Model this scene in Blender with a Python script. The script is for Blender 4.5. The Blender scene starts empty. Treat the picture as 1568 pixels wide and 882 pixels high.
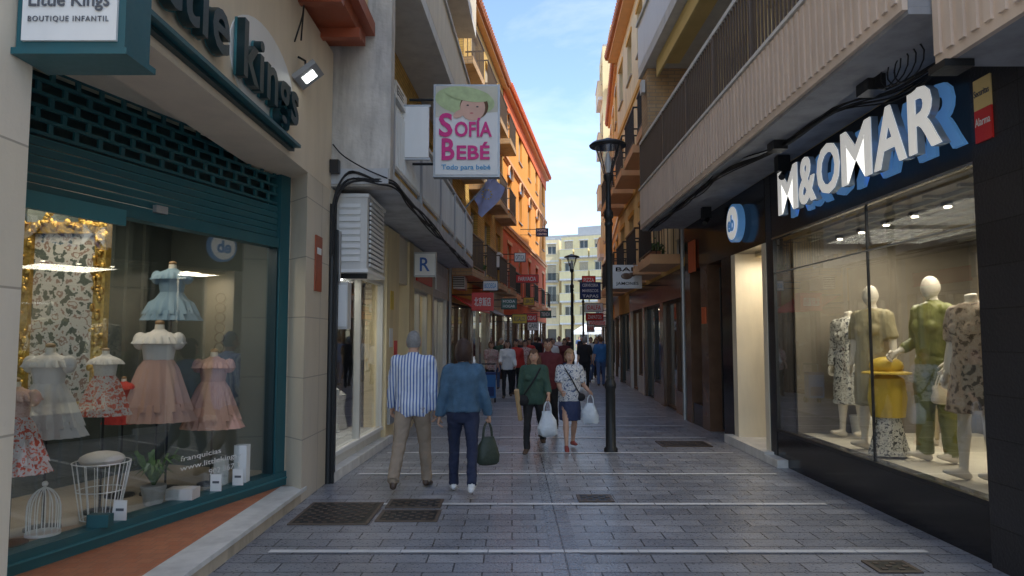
import bpy, bmesh, math, random
from mathutils import Vector, Matrix, noise
from mathutils.bvhtree import BVHTree
R=random.Random(7)
rad=math.radians
sc=bpy.context.scene
V=Vector
# ---------------------------------------------------------------- materials
MT={}
def nt(name):
    m=bpy.data.materials.new(name); m.use_nodes=True
    t=m.node_tree; b=t.nodes['Principled BSDF']
    return m,t,b
def N(t,ty,**k):
    n=t.nodes.new(ty)
    for a,v in k.items():
        if a in n.inputs: n.inputs[a].default_value=v
        else: setattr(n,a,v)
    return n
def c4(c,f=1): return (min(1,c[0]*f),min(1,c[1]*f),min(1,c[2]*f),1)
def mix(t,a,b,fac,mode='MIX'):
    n=t.nodes.new('ShaderNodeMix'); n.data_type='RGBA'; n.blend_type=mode
    for s,i in ((a,6),(b,7),(fac,0)):
        if isinstance(s,(tuple,float,int)): n.inputs[i].default_value=s
        else: t.links.new(s,n.inputs[i])
    return n.outputs[2]
def finish(t,b,col,rough,bump,bs,co,metal=0,grime=0,extra=None):
    L=t.links
    if grime:
        mp=N(t,'ShaderNodeMapping'); mp.inputs['Scale'].default_value=(2.2,2.2,.35); L.new(co,mp.inputs[0])
        g=N(t,'ShaderNodeTexNoise',Scale=1.6,Detail=4.,Roughness=.65); L.new(mp.outputs[0],g.inputs['Vector'])
        r=N(t,'ShaderNodeMapRange'); r.inputs[1].default_value=.42; r.inputs[2].default_value=.75; r.inputs[3].default_value=0; r.inputs[4].default_value=grime
        L.new(g.outputs['Fac'],r.inputs[0])
        col=mix(t,col,(.07,.06,.05,1),r.outputs[0])
    if isinstance(col,tuple): b.inputs['Base Color'].default_value=col
    else: L.new(col,b.inputs['Base Color'])
    b.inputs['Metallic'].default_value=metal
    if bump or extra is not None:
        n=N(t,'ShaderNodeTexNoise',Scale=float(bs),Detail=2.); L.new(co,n.inputs['Vector'])
        r=N(t,'ShaderNodeMapRange'); r.inputs[3].default_value=max(0.02,rough-.1); r.inputs[4].default_value=min(1,rough+.1)
        L.new(n.outputs['Fac'],r.inputs[0]); L.new(r.outputs[0],b.inputs['Roughness'])
        h=n.outputs['Fac']
        if extra is not None:
            m=N(t,'ShaderNodeMath',operation='MULTIPLY_ADD'); L.new(extra,m.inputs[0]); m.inputs[1].default_value=3.; L.new(h,m.inputs[2]); h=m.outputs[0]
        bp=N(t,'ShaderNodeBump',Strength=float(bump),Distance=.01); L.new(h,bp.inputs['Height']); L.new(bp.outputs[0],b.inputs['Normal'])
    else: b.inputs['Roughness'].default_value=rough
def M(name,col,rough=.6,metal=0,var=.12,scale=3,bump=.15,bs=35,grime=0,emit=0,ecol=None):
    m,t,b=nt(name); co=N(t,'ShaderNodeTexCoord').outputs['Object']
    n=N(t,'ShaderNodeTexNoise',Scale=float(scale),Detail=3.); t.links.new(co,n.inputs['Vector'])
    c=mix(t,c4(col,1-var),c4(col,1+var),n.outputs['Fac'])
    finish(t,b,c,rough,bump,bs,co,metal,grime)
    if emit: 
        b.inputs['Emission Color'].default_value=c4(ecol or col); b.inputs['Emission Strength'].default_value=emit
    MT[name]=m
def BR(name,c1,c2,mo,bw,rh,ms=.01,flat=False,rough=.6,bump=.4,grime=.3,off=.5,var=.2):
    m,t,b=nt(name); L=t.links; co=N(t,'ShaderNodeTexCoord').outputs['Object']
    if flat: vec=co
    else:
        s=N(t,'ShaderNodeSeparateXYZ'); L.new(co,s.inputs[0]); a=N(t,'ShaderNodeMath',operation='ADD'); L.new(s.outputs[0],a.inputs[0]); L.new(s.outputs[1],a.inputs[1])
        k=N(t,'ShaderNodeCombineXYZ'); L.new(a.outputs[0],k.inputs[0]); L.new(s.outputs[2],k.inputs[1]); vec=k.outputs[0]
    br=N(t,'ShaderNodeTexBrick',offset=off); br.inputs['Scale'].default_value=1; br.inputs['Brick Width'].default_value=bw; br.inputs['Row Height'].default_value=rh
    br.inputs['Mortar Size'].default_value=ms; br.inputs['Mortar Smooth'].default_value=.3
    br.inputs['Color1'].default_value=c4(c1); br.inputs['Color2'].default_value=c4(c2); br.inputs['Mortar'].default_value=c4(mo)
    L.new(vec,br.inputs['Vector'])
    n=N(t,'ShaderNodeTexNoise',Scale=.9,Detail=6.,Roughness=.6); L.new(co,n.inputs['Vector'])
    r=N(t,'ShaderNodeMapRange'); r.inputs[1].default_value=.3; r.inputs[2].default_value=.7; r.inputs[3].default_value=1-var; r.inputs[4].default_value=1+var*.6; L.new(n.outputs['Fac'],r.inputs[0])
    k=N(t,'ShaderNodeCombineXYZ')
    for i in range(3): L.new(r.outputs[0],k.inputs[i])
    c=mix(t,br.outputs['Color'],k.outputs[0],1.0,'MULTIPLY')
    inv=N(t,'ShaderNodeMath',operation='SUBTRACT'); inv.inputs[0].default_value=1; L.new(br.outputs['Fac'],inv.inputs[1])
    finish(t,b,c,rough,bump,45,co,0,grime,inv.outputs[0]); MT[name]=m
def STR(name,c1,c2,freq,duty=.0,rough=.8):
    m,t,b=nt(name); L=t.links; co=N(t,'ShaderNodeTexCoord').outputs['Object']; s=N(t,'ShaderNodeSeparateXYZ'); L.new(co,s.inputs[0])
    a=N(t,'ShaderNodeMath',operation='MULTIPLY'); L.new(s.outputs[0],a.inputs[0]); a.inputs[1].default_value=freq
    q=N(t,'ShaderNodeMath',operation='SINE'); L.new(a.outputs[0],q.inputs[0]); g=N(t,'ShaderNodeMath',operation='GREATER_THAN'); L.new(q.outputs[0],g.inputs[0]); g.inputs[1].default_value=duty
    finish(t,b,mix(t,c4(c1),c4(c2),g.outputs[0]),rough,.2,60,co); MT[name]=m
def PAT(name,c1,c2,c3,scale,rough=.85):
    m,t,b=nt(name); L=t.links; co=N(t,'ShaderNodeTexCoord').outputs['Object']
    v=N(t,'ShaderNodeTexNoise',Scale=float(scale),Detail=3.); L.new(co,v.inputs['Vector'])
    cr=N(t,'ShaderNodeValToRGB'); e=cr.color_ramp; e.interpolation='CONSTANT'; e.elements[0].position=0; e.elements[0].color=c4(c2); e.elements[1].position=.43; e.elements[1].color=c4(c1)
    x=e.elements.new(.57); x.color=c4(c3); x=e.elements.new(.64); x.color=c4(c1)
    L.new(v.outputs['Fac'],cr.inputs[0]); finish(t,b,cr.outputs[0],rough,.2,60,co); MT[name]=m
def GL(name,tint,refl=.02,k=.5):
    m=bpy.data.materials.new(name); m.use_nodes=True; t=m.node_tree; t.nodes.clear(); L=t.links
    o=N(t,'ShaderNodeOutputMaterial'); mx=N(t,'ShaderNodeMixShader'); tr=N(t,'ShaderNodeBsdfTransparent'); tr.inputs[0].default_value=c4(tint)
    gl=N(t,'ShaderNodeBsdfGlossy'); gl.inputs['Roughness'].default_value=.01; gl.inputs[0].default_value=(.95,.97,1,1)
    lw=N(t,'ShaderNodeLayerWeight'); lw.inputs[0].default_value=.5
    p=N(t,'ShaderNodeMath',operation='POWER'); p.inputs[1].default_value=3.; L.new(lw.outputs['Facing'],p.inputs[0])
    a=N(t,'ShaderNodeMath',operation='MULTIPLY_ADD',use_clamp=True); a.inputs[1].default_value=k; a.inputs[2].default_value=refl
    L.new(p.outputs[0],a.inputs[0]); L.new(a.outputs[0],mx.inputs[0]); L.new(tr.outputs[0],mx.inputs[1]); L.new(gl.outputs[0],mx.inputs[2]); L.new(mx.outputs[0],o.inputs[0]); MT[name]=m
GL('glass',(.93,.95,.945),.085,.6); GL('glass_lamp',(.8,.83,.85),.1)
M('asphalt',(.25,.25,.25),.85,bs=60)
BR('paver',(.235,.25,.285),(.36,.37,.40),(.07,.07,.075),.42,.2,.007,True,.30,.45,.25,.5,.3)
BR('gutter',(.18,.19,.215),(.26,.27,.295),(.06,.06,.065),.2,.42,.007,True,.28,.35,.3,0.)
M('marble',(.72,.71,.68),.4,var=.18,scale=9,grime=.3,bump=.08)
M('strip',(.74,.74,.74),.45,var=.2,scale=7,grime=.3,bump=.08)
BR('creamtile',(.70,.61,.47),(.74,.65,.52),(.42,.36,.28),1.1,.62,.006,False,.45,.15,.12,0.,.07)
M('beige',(.74,.63,.48),.7,var=.06,scale=1.5,grime=.12)
M('step_side',(.55,.47,.36),.7,var=.2,scale=6,grime=.5)
BR('terracotta',(.50,.17,.08),(.56,.22,.11),(.38,.17,.10),.1,.1,.004,True,.5,.2,.2)
M('teal',(.016,.105,.125),.38,var=.12,bump=.03,grime=.2)
M('teal_light',(.04,.19,.22),.4,var=.08,bump=.03,grime=.1)
M('teal_dark',(.008,.032,.038),.4,bump=.03)
M('sign_white',(.80,.80,.78),.4,var=.04,bump=0.02,grime=.08)
M('offwhite',(.72,.71,.67),.6,var=.06,grime=.22)
M('white',(.80,.80,.78),.5,var=.03,bump=.03)
M('plaster',(.60,.565,.51),.9,var=.28,scale=3,bump=1.0,bs=20,grime=.65)
M('concrete',(.48,.46,.43),.9,var=.2,scale=3,bump=.5,grime=.4)
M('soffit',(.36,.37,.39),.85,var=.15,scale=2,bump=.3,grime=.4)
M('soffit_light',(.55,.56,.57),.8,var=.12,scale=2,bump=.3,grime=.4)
M('cream',(.78,.70,.54),.6,var=.08,bump=.1,grime=.15)
M('cream2',(.80,.66,.40),.75,var=.1,bump=.2,grime=.2)
M('ribbed',(.70,.57,.46),.6,var=.08,bump=.1,grime=.22)
BR('ybrick',(.68,.42,.10),(.76,.50,.15),(.42,.28,.1),.25,.075,.009,False,.8,.4,.25)
BR('ybrick2',(.60,.38,.19),(.68,.46,.26),(.42,.32,.22),.25,.075,.009,False,.8,.4,.25)
M('ochre',(.76,.46,.13),.85,var=.1,grime=.18)
M('orange',(.82,.37,.08),.85,var=.1,grime=.12)
M('redor',(.68,.15,.05),.85,var=.1,grime=.15)
M('orange_trim',(.78,.45,.24),.8,var=.08,grime=.1)
M('tile_roof',(.48,.18,.09),.8,var=.3,scale=8,grime=.3)
M('redwood',(.36,.085,.035),.5,var=.2,grime=.2)
M('black',(.014,.014,.015),.35,bump=.05)
M('blackgloss',(.010,.010,.012),.15,var=.1,bump=.02)
BR('darktile',(.018,.018,.021),(.030,.030,.034),(.006,.006,.006),.62,.31,.006,False,.4,.4,.0,0.)
M('iron',(.02,.022,.024),.45,metal=.3,bump=.15)
M('brownmetal',(.11,.08,.06),.5,bump=.1)
M('greymetal',(.40,.41,.42),.4,metal=.5,grime=.2)
M('winglass',(.04,.05,.06),.06,bump=0,var=.3,scale=.7)
M('winframe',(.62,.60,.55),.5)
M('winbrown',(.13,.07,.04),.5)
M('shutterslat',(.58,.50,.36),.6,var=.1,grime=.2)
M('marble_dark',(.14,.08,.05),.2,var=.4,scale=5,bump=.03)
M('red',(.65,.03,.025),.4,bump=.03); M('signgreen',(.04,.12,.09),.4); M('yellow',(.72,.50,.06),.5); M('blue',(.03,.12,.42),.4); M('navy',(.02,.04,.14),.7,var=.2)
M('magenta',(.72,.02,.24),.5,bump=0); M('bluetext',(.05,.32,.6),.5,bump=0); M('babyskin',(.76,.47,.36),.6,bump=0,var=.2,scale=4); M('hatgreen',(.50,.60,.32),.7,var=.3,scale=12,bump=0); M('posterbg',(.62,.60,.50),.6,var=.3,scale=3,bump=0)
M('brownhair',(.14,.07,.035),.8,var=.4,scale=25); M('greytext',(.10,.11,.13),.5,bump=0); M('pinklip',(.6,.15,.15),.5,bump=0)
M('lamp_on',(1,1,.97),.5,emit=6,ecol=(.95,1,.95)); M('warmlamp',(1,.9,.7),.5,emit=14,ecol=(1,.85,.62)); M('coollamp',(1,1,1),.5,emit=12,ecol=(1,.97,.9))
M('letter_white',(.86,.87,.86),.3,bump=0,emit=.35,ecol=(.95,.93,.88)); M('letter_blue',(.08,.27,.6),.3,bump=0,emit=.16,ecol=(.2,.5,1)); M('letter_side',(.40,.55,.75),.25,metal=.4,bump=0); M('chrome',(.5,.55,.6),.2,metal=1,bump=0)
M('gold',(.50,.31,.07),.35,metal=.7,var=.6,scale=30,bump=.9,bs=25)
PAT('floralpaper',(.55,.53,.48),(.10,.12,.10),(.3,.2,.16),14)
M('intwall',(.34,.34,.31),.8,bump=0); M('intgreen',(.11,.13,.12),.8,bump=0,var=.25); M('intfloor',(.45,.38,.29),.6); M('intcream',(.70,.65,.54),.6,bump=0); M('intbrown',(.30,.24,.17),.5,var=.3,bump=0); M('inttaupe',(.22,.195,.16),.35,var=.3,bump=0)
M('skin',(.55,.33,.23),.55,var=.08,scale=20,bump=.05); M('skin2',(.45,.25,.17),.55,var=.08,scale=20,bump=.05); M('mann',(.74,.68,.58),.35,bump=0)
M('eyew',(.7,.68,.65),.3,bump=0); M('iris',(.03,.02,.015),.2,bump=0); M('lip',(.35,.09,.08),.5,bump=0)
M('hairgrey',(.26,.25,.24),.8,var=.5,scale=60,bump=.8,bs=90); M('hairdark',(.045,.022,.015),.6,var=.5,scale=60,bump=.8,bs=90); M('hairbrown',(.13,.06,.03),.6,var=.4,scale=60,bump=.8,bs=90); M('hairblond',(.36,.22,.11),.7,var=.35,scale=60,bump=.8,bs=90)
STR('stripes',(.70,.74,.80),(.10,.17,.42),185.,.2)
M('denim',(.06,.125,.20),.85,var=.5,scale=9,bump=.5,bs=80); M('khaki',(.31,.24,.175),.85,var=.15,scale=8,bump=.3); M('navytr',(.016,.024,.06),.8,var=.3,bump=.3); M('greencl',(.04,.085,.062),.85,var=.2,bump=.3)
PAT('floraltop',(.68,.68,.68),(.12,.16,.26),(.35,.4,.48),34); M('blackcl',(.016,.016,.019),.8,bump=.3); M('maroon',(.12,.02,.024),.85,bump=.3); M('navyskirt',(.03,.045,.11),.85,bump=.3)
M('sneaker',(.70,.70,.70),.6); M('shoebrown',(.08,.05,.035),.5); M('shoered',(.3,.06,.05),.5); M('whitecl',(.72,.71,.69),.85,bump=.3); PAT('pinkfloral',(.6,.42,.38),(.3,.08,.1),(.2,.25,.15),35)
M('bagolive',(.035,.05,.035),.55,var=.3,bump=.5); M('plasticbag',(.58,.64,.70),.35,var=.12,scale=9,bump=1,bs=18); M('paperroll',(.50,.34,.18),.8); M('trolley',(.04,.16,.38),.7,bump=.3); M('jeans',(.08,.13,.26),.85,bump=.3)
M('mgreen',(.17,.18,.035),.4,var=.3,scale=8,bump=.4,bs=14); M('mkhaki',(.36,.31,.18),.7,bump=.3); PAT('mpattern',(.72,.70,.63),(.07,.07,.07),(.25,.25,.24),22); PAT('mfloral',(.45,.34,.26),(.12,.08,.06),(.5,.42,.34),20); M('mbag',(.68,.60,.44),.5)
M('dressblue',(.20,.30,.38),.85,bump=.3); M('dresspink',(.64,.37,.29),.85,bump=.3); M('dresswhite',(.62,.59,.56),.85,bump=.3); M('dresspeach',(.52,.33,.28),.85,bump=.3); PAT('dressred',(.60,.53,.50),(.55,.11,.07),(.6,.17,.11),24); M('redcl',(.5,.04,.03),.8)
M('wood',(.36,.22,.11),.5,var=.3); M('leaf',(.05,.12,.03),.6,var=.4,scale=15); M('leaf2',(.09,.18,.05),.6,var=.4,scale=15); M('flagblue',(.40,.42,.66),.8,bump=.2,var=.35,scale=5); M('cable',(.010,.010,.011),.6); M('awn_white',(.78,.78,.76),.8); M('vodred',(.70,.03,.03),.5)
M('awnyellow',(.78,.60,.26),.85,bump=.2); M('farcream',(.80,.68,.38),.85,var=.1,grime=.1); M('fargrey',(.50,.50,.49),.85)
# ---------------------------------------------------------------- geometry helpers
def link(o,p=None):
    sc.collection.objects.link(o)
    if p is not None: o.parent=p
    return o
def empty(n): 
    e=bpy.data.objects.new(n,None); e.empty_display_size=.2; return link(e)
def tubegeo(pts,rs,n=12,ref=V((1,0,0)),cap=True):
    pts=[V(p) for p in pts]; vs=[];fs=[];ref=V(ref)
    for i,p in enumerate(pts):
        t=(pts[min(i+1,len(pts)-1)]-pts[max(i-1,0)]).normalized()
        s=ref-t*ref.dot(t)
        if s.length<.05: s=V((0,1,0))-t*t.y
        if s.length<.05: s=V((0,0,1))-t*t.z
        s.normalize(); f=t.cross(s)
        r=rs[i] if isinstance(rs,(list,tuple)) and not (len(rs)==2 and len(pts)!=2) else rs
        a,b=(r if isinstance(r,(tuple,list)) else (r,r))
        for k in range(n):
            q=2*math.pi*k/n; vs.append(p+s*a*math.cos(q)+f*b*math.sin(q))
    for i in range(len(pts)-1):
        for k in range(n):
            k2=(k+1)%n; fs.append((i*n+k,i*n+k2,(i+1)*n+k2,(i+1)*n+k))
    if cap:
        fs.append(tuple(range(n-1,-1,-1))); o=(len(pts)-1)*n; fs.append(tuple(range(o,o+n)))
    return vs,fs
def sphgeo(c,fn,nu=16,nv=10):
    vs=[];fs=[];c=V(c)
    for j in range(nv+1):
        th=math.pi*j/nv
        for i in range(nu):
            ph=2*math.pi*i/nu; vs.append(c+fn(V((math.sin(th)*math.cos(ph),math.sin(th)*math.sin(ph),math.cos(th)))))
    for j in range(nv):
        for i in range(nu):
            i2=(i+1)%nu
            if j==0: fs.append((i,nu+i,nu+i2))
            elif j==nv-1: fs.append((j*nu+i,(j+1)*nu+i,j*nu+i2))
            else: fs.append((j*nu+i,(j+1)*nu+i,(j+1)*nu+i2,j*nu+i2))
    return vs,fs
def ellgeo(c,r,nu=14,nv=8): return sphgeo(c,lambda d:V((d.x*r[0],d.y*r[1],d.z*r[2])),nu,nv)
class G:
    def __init__(s,name,parent=None): s.e=empty(name) if parent is None else parent; s.p={}
    def raw(s,m,vs,fs,sm=False):
        A,B=s.p.setdefault((m,sm),([],[])); o=len(A); A.extend([tuple(v) for v in vs]); B.extend([tuple(i+o for i in f) for f in fs])
    def hexa(s,m,p): s.raw(m,p,[(0,3,2,1),(4,5,6,7),(0,1,5,4),(1,2,6,5),(2,3,7,6),(3,0,4,7)])
    def box(s,m,x0,x1,y0,y1,z0,z1):
        s.hexa(m,[(x0,y0,z0),(x1,y0,z0),(x1,y1,z0),(x0,y1,z0),(x0,y0,z1),(x1,y0,z1),(x1,y1,z1),(x0,y1,z1)])
    def obox(s,m,mat,sx,sy,sz):
        s.hexa(m,[mat@V((a*sx/2,b*sy/2,c*sz/2)) for c in(-1,1) for a,b in((-1,-1),(1,-1),(1,1),(-1,1))])
    def prism(s,m,poly,z0,z1):
        n=len(poly); vs=[(x,y,z0) for x,y in poly]+[(x,y,z1) for x,y in poly]
        fs=[tuple(range(n-1,-1,-1)),tuple(range(n,2*n))]+[(i,(i+1)%n,n+(i+1)%n,n+i) for i in range(n)]; s.raw(m,vs,fs)
    def tube(s,m,pts,rs,n=10,ref=(1,0,0)): s.raw(m,*tubegeo(pts,rs,n,ref),True)
    def ell(s,m,c,r,nu=14,nv=8): s.raw(m,*ellgeo(c,r,nu,nv),True)
    def lathe(s,m,c,prof,n=20):
        c=V(c); vs=[];fs=[]
        for r,z in prof:
            for k in range(n): a=2*math.pi*k/n; vs.append((c.x+r*math.cos(a),c.y+r*math.sin(a),c.z+z))
        for i in range(len(prof)-1):
            for k in range(n): k2=(k+1)%n; fs.append((i*n+k,i*n+k2,(i+1)*n+k2,(i+1)*n+k))
        fs.append(tuple(range(n-1,-1,-1))); o=(len(prof)-1)*n; fs.append(tuple(range(o,o+n))); s.raw(m,vs,fs,True)
    def build(s):
        for (m,sm),(A,B) in s.p.items():
            me=bpy.data.meshes.new('part_'+m); me.from_pydata(A,[],B); me.materials.append(MT[m])
            if sm: me.polygons.foreach_set('use_smooth',[True]*len(me.polygons))
            bm=bmesh.new(); bm.from_mesh(me); bmesh.ops.recalc_face_normals(bm,faces=bm.faces); bm.to_mesh(me); bm.free()
            if sm: 
                try: me.set_sharp_from_angle(angle=rad(45))
                except Exception: pass
            link(bpy.data.objects.new('part_'+m,me),s.e)
        s.p={}; return s.e
def smoothpts(p,k=6):
    p=[V(q) for q in p]; out=[]
    for i in range(len(p)-1):
        a=p[max(i-1,0)];b=p[i];c=p[i+1];d=p[min(i+2,len(p)-1)]
        for j in range(k):
            t=j/k; out.append(.5*((2*b)+(-a+c)*t+(2*a-5*b+4*c-d)*t*t+(-a+3*b-3*c+d)*t**3))
    out.append(p[-1]); return out
class F:
    def __init__(s,g,A,B,left):
        s.g=g; s.A=V((A[0],A[1],0)); d=V((B[0]-A[0],B[1]-A[1],0)); s.L=d.length; s.u=d.normalized(); s.n=V((s.u.y,-s.u.x,0)) if left else V((-s.u.y,s.u.x,0)); s.left=left
    def P(s,u,n,z): return s.A+s.u*u+s.n*n+V((0,0,z))
    def box(s,m,u0,u1,n0,n1,z0,z1):
        s.g.hexa(m,[s.P(u0,n0,z0),s.P(u1,n0,z0),s.P(u1,n1,z0),s.P(u0,n1,z0),s.P(u0,n0,z1),s.P(u1,n0,z1),s.P(u1,n1,z1),s.P(u0,n1,z1)])
    def poly(s,m,pts): s.g.raw(m,[s.P(*p) for p in pts],[tuple(range(len(pts)))])
    def wall(s,m,u0,u1,z0,z1,ops,th=.3):
        us=sorted({u0,u1}|{a for o in ops for a in o[:2]}); zs=sorted({z0,z1}|{a for o in ops for a in o[2:4]})
        for i in range(len(us)-1):
            j=0
            while j<len(zs)-1:
                def op(j): 
                    cu=(us[i]+us[i+1])/2; cz=(zs[j]+zs[j+1])/2
                    return any(o[0]<cu<o[1] and o[2]<cz<o[3] for o in ops)
                if op(j): j+=1; continue
                k=j
                while k<len(zs)-1 and not op(k): k+=1
                s.box(m,us[i],us[i+1],-th,0,zs[j],zs[k]); j=k
    def window(s,u0,u1,z0,z1,fr='winframe',sh=0,sill=True,glass='winglass'):
        s.box(glass,u0,u1,-.22,-.2,z0,z1); w=.05
        for a,b in((u0,u0+w),(u1-w,u1),((u0+u1)/2-w/2,(u0+u1)/2+w/2)): s.box(fr,a,b,-.199,-.14,z0,z1)
        for a,b in((z0,z0+w),(z1-w,z1)): s.box(fr,u0+w,(u0+u1)/2-w/2,-.199,-.145,a,b); s.box(fr,(u0+u1)/2+w/2,u1-w,-.199,-.145,a,b)
        if sh>0:
            zz=z1-(z1-z0)*sh; k=z1
            while k>zz: s.box('shutterslat',u0+.01,u1-.01,-.135,-.10,k-.05,k-.006); k-=.055
        if sill: s.box('concrete',u0-.06,u1+.06,-.12,.06,z0-.05,z0-.002)
    def balcony(s,u0,u1,z,d,slab,rail,style='bars',h=.95,th=.2,sp=.12):
        s.box(slab,u0,u1,.002,d,z,z+th); zb=z+th
        if style=='bars':
            s.box(rail,u0,u1,d-.05,d-.01,zb+h-.04,zb+h); s.box(rail,u0,u1,d-.045,d-.015,zb+.06,zb+.09)
            k=u0+.02
            while k<u1: s.box(rail,k,k+.016,d-.038,d-.022,zb+.09,zb+h-.04); k+=sp
            for uu in(u0,u1-.02):
                s.box(rail,uu,uu+.02,.01,d-.05,zb+h-.04,zb+h)
                k=.08
                while k<d-.05: s.box(rail,uu+.002,uu+.016,k,k+.016,zb,zb+h-.04); k+=sp
        elif style=='solid':
            s.box(rail,u0,u1,d-.1,d+.002,zb+.001,zb+h); s.box(rail,u0,u0+.1,.01,d-.1,zb+.001,zb+h); s.box(rail,u1-.1,u1,.01,d-.1,zb+.001,zb+h)
            s.box(slab,u0-.02,u1+.02,d-.13,d+.04,zb+h+.001,zb+h+.06)
    def eave(s,u0,u1,z,d=.5,m='tile_roof'):
        s.box('orange_trim',u0,u1,.002,d-.1,z-.1,z-.003); s.box(m,u0,u1,-.3,d,z,z+.07)
        k=u0
        while k<u1:
            s.g.raw(m,*tubegeo([s.P(k+.1,d+.03,z+.1),s.P(k+.1,-.6,z+.4)],[.09,.09],8),True); k+=.22
        s.g.hexa(m,[s.P(u0,d,z+.071),s.P(u1,d,z+.071),s.P(u1,-3,z+1.0),s.P(u0,-3,z+1.0),s.P(u0,d,z+.1),s.P(u1,d,z+.1),s.P(u1,-3,z+1.1),s.P(u0,-3,z+1.1)])
    def ac(s,u,n,z):
        s.box('white',u,u+.8,n,n+.3,z,z+.55); s.box('black',u+.08,u+.52,n+.301,n+.306,z+.06,z+.5)
        for k in range(8): s.box('white',u+.1,u+.5,n+.307,n+.314,z+.08+k*.05,z+.1+k*.05)
        s.box('iron',u+.1,u+.14,n-.02,n+.3,z-.04,z-.001); s.box('iron',u+.66,u+.7,n-.02,n+.3,z-.04,z-.001)
    def upper(s,u0,u1,z0,nf,fh,nb,wm,ww=1.1,balc=None,fr='winframe',shut=True,back=8,trim=None):
        for f in range(nf):
            z=z0+f*fh; ops=[]; bw=(u1-u0)/nb; isb=balc and f in balc['fl']
            for b in range(nb):
                c=u0+bw*(b+.5); ops.append((c-ww/2,c+ww/2,z+(.22 if isb else .95),z+2.35))
            s.wall(wm,u0,u1,z,z+fh,ops)
            for o in ops: s.window(*o,fr=fr,sh=R.choice([0,.25,.5,.8]) if shut else 0,sill=not isb)
            if trim:
                s.box(trim,u0,u1,.001,.05,z-.1,z+.08)
                for o in ops: s.box(trim,o[0]-.1,o[1]+.1,.001,.04,o[3]+.001,o[3]+.14)
            if isb:
                if balc.get('per'):
                    for b in range(nb):
                        c=u0+bw*(b+.5); s.balcony(c-ww/2-.35,c+ww/2+.35,z-.02,balc['d'],balc['slab'],balc['rail'],balc['style'])
                else: s.balcony(u0+.1,u1-.1,z-.02,balc['d'],balc['slab'],balc['rail'],balc['style'])
        H=z0+nf*fh
        s.box(wm,u0,u1,-back,-.305,z0,H-.01); s.box('concrete',u0+.01,u1-.01,-back+.01,-.01,H,H+.12)
    def shop(s,u0,u1,zt=2.7,H=3.4,pl=.35,fr='winframe',back='intcream',fas='cream',plm='marble',nb=2,dep=.9,lit=True,door=True,ac=('dresswhite','dresspeach','navy','khaki')):
        s.box(fas,u0,u1,-.3,.03,zt,H); s.box(plm,u0,u0+.22,-.3,.02,0,zt-.001); s.box(plm,u1-.22,u1,-.3,.02,0,zt-.001)
        s.box(back,u0,u1,-dep-.05,-dep,0,zt); s.box('intwall',u0,u1,-dep,-.3,zt+.001,zt+.05); s.box('intfloor',u0+.22,u1-.22,-dep,-.3,.02,.1 if not door else .03)
        a=u0+.22; b=u1-.22; bw=(b-a)/nb; dk=nb//2 if door else -1
        for i in range(nb):
            x0=a+i*bw; x1=x0+bw; z0=.02 if i==dk else pl
            if i!=dk: s.box(plm,x0,x1,-.28,-.02,0,pl-.001); s.box('intfloor',x0,x1,-dep,-.281,.1,pl-.05)
            s.box('glass',x0+.05,x1-.05,-.12,-.11,z0+.05,zt-.06)
            for p,q in((x0,x0+.05),(x1-.05,x1)): s.box(fr,p,q,-.16,-.06,z0,zt-.001)
            s.box(fr,x0+.05,x1-.05,-.155,-.065,z0,z0+.05); s.box(fr,x0+.05,x1-.05,-.155,-.065,zt-.06,zt-.002)
            if i!=dk:
                for k in range(int(bw/.35)):
                    uu=x0+.25+k*.35; mm=R.choice(ac); hh=R.uniform(.5,1.3)
                    g=s.g; c=s.P(uu,-.6,pl); g.tube(mm,[c+V((0,0,.1)),c+V((0,0,hh*.6)),c+V((0,0,hh)),c+V((0,0,hh+.06))],[.16,.09,.14,.03],10)
                    g.box('white',c.x-.1,c.x+.1,c.y-.1,c.y+.1,pl-.04,pl+.1)
        if lit:
            for i in range(nb):
                c=s.P(a+(i+.5)*bw,-.5,zt-.03); s.g.box('warmlamp',c.x-.06,c.x+.06,c.y-.15,c.y+.15,zt-.02,zt-.001)
def TX(body,parent,m,o,ax,w,h,ext=.01,bold=0.0,align='L',up=V((0,0,1)),shear=0,name='lettering',space=1.0):
    cu=bpy.data.curves.new(name,'FONT'); cu.body=body; cu.extrude=0.0; cu.offset=bold; cu.resolution_u=3; cu.shear=shear; cu.space_character=space
    ob=bpy.data.objects.new(name,cu); link(ob,parent); bpy.context.view_layer.update()
    bb=[V(c) for c in ob.bound_box]; x0=min(c.x for c in bb); x1=max(c.x for c in bb); y0=min(c.y for c in bb); y1=max(c.y for c in bb)
    sx=w/max(1e-3,x1-x0); sy=h/max(1e-3,y1-y0); cu.extrude=ext/2
    ax=V(ax).normalized(); nn=ax.cross(up)
    Mx=Matrix([[ax.x*sx,up.x*sy,nn.x,0],[ax.y*sx,up.y*sy,nn.y,0],[ax.z*sx,up.z*sy,nn.z,0],[0,0,0,1]])
    oo=V(o)-(ax*sx*x0)-(up*sy*y0)+nn*ext/2
    Mx.translation=oo; ob.matrix_world=Mx; cu.materials.append(MT[m]); return ob
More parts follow.
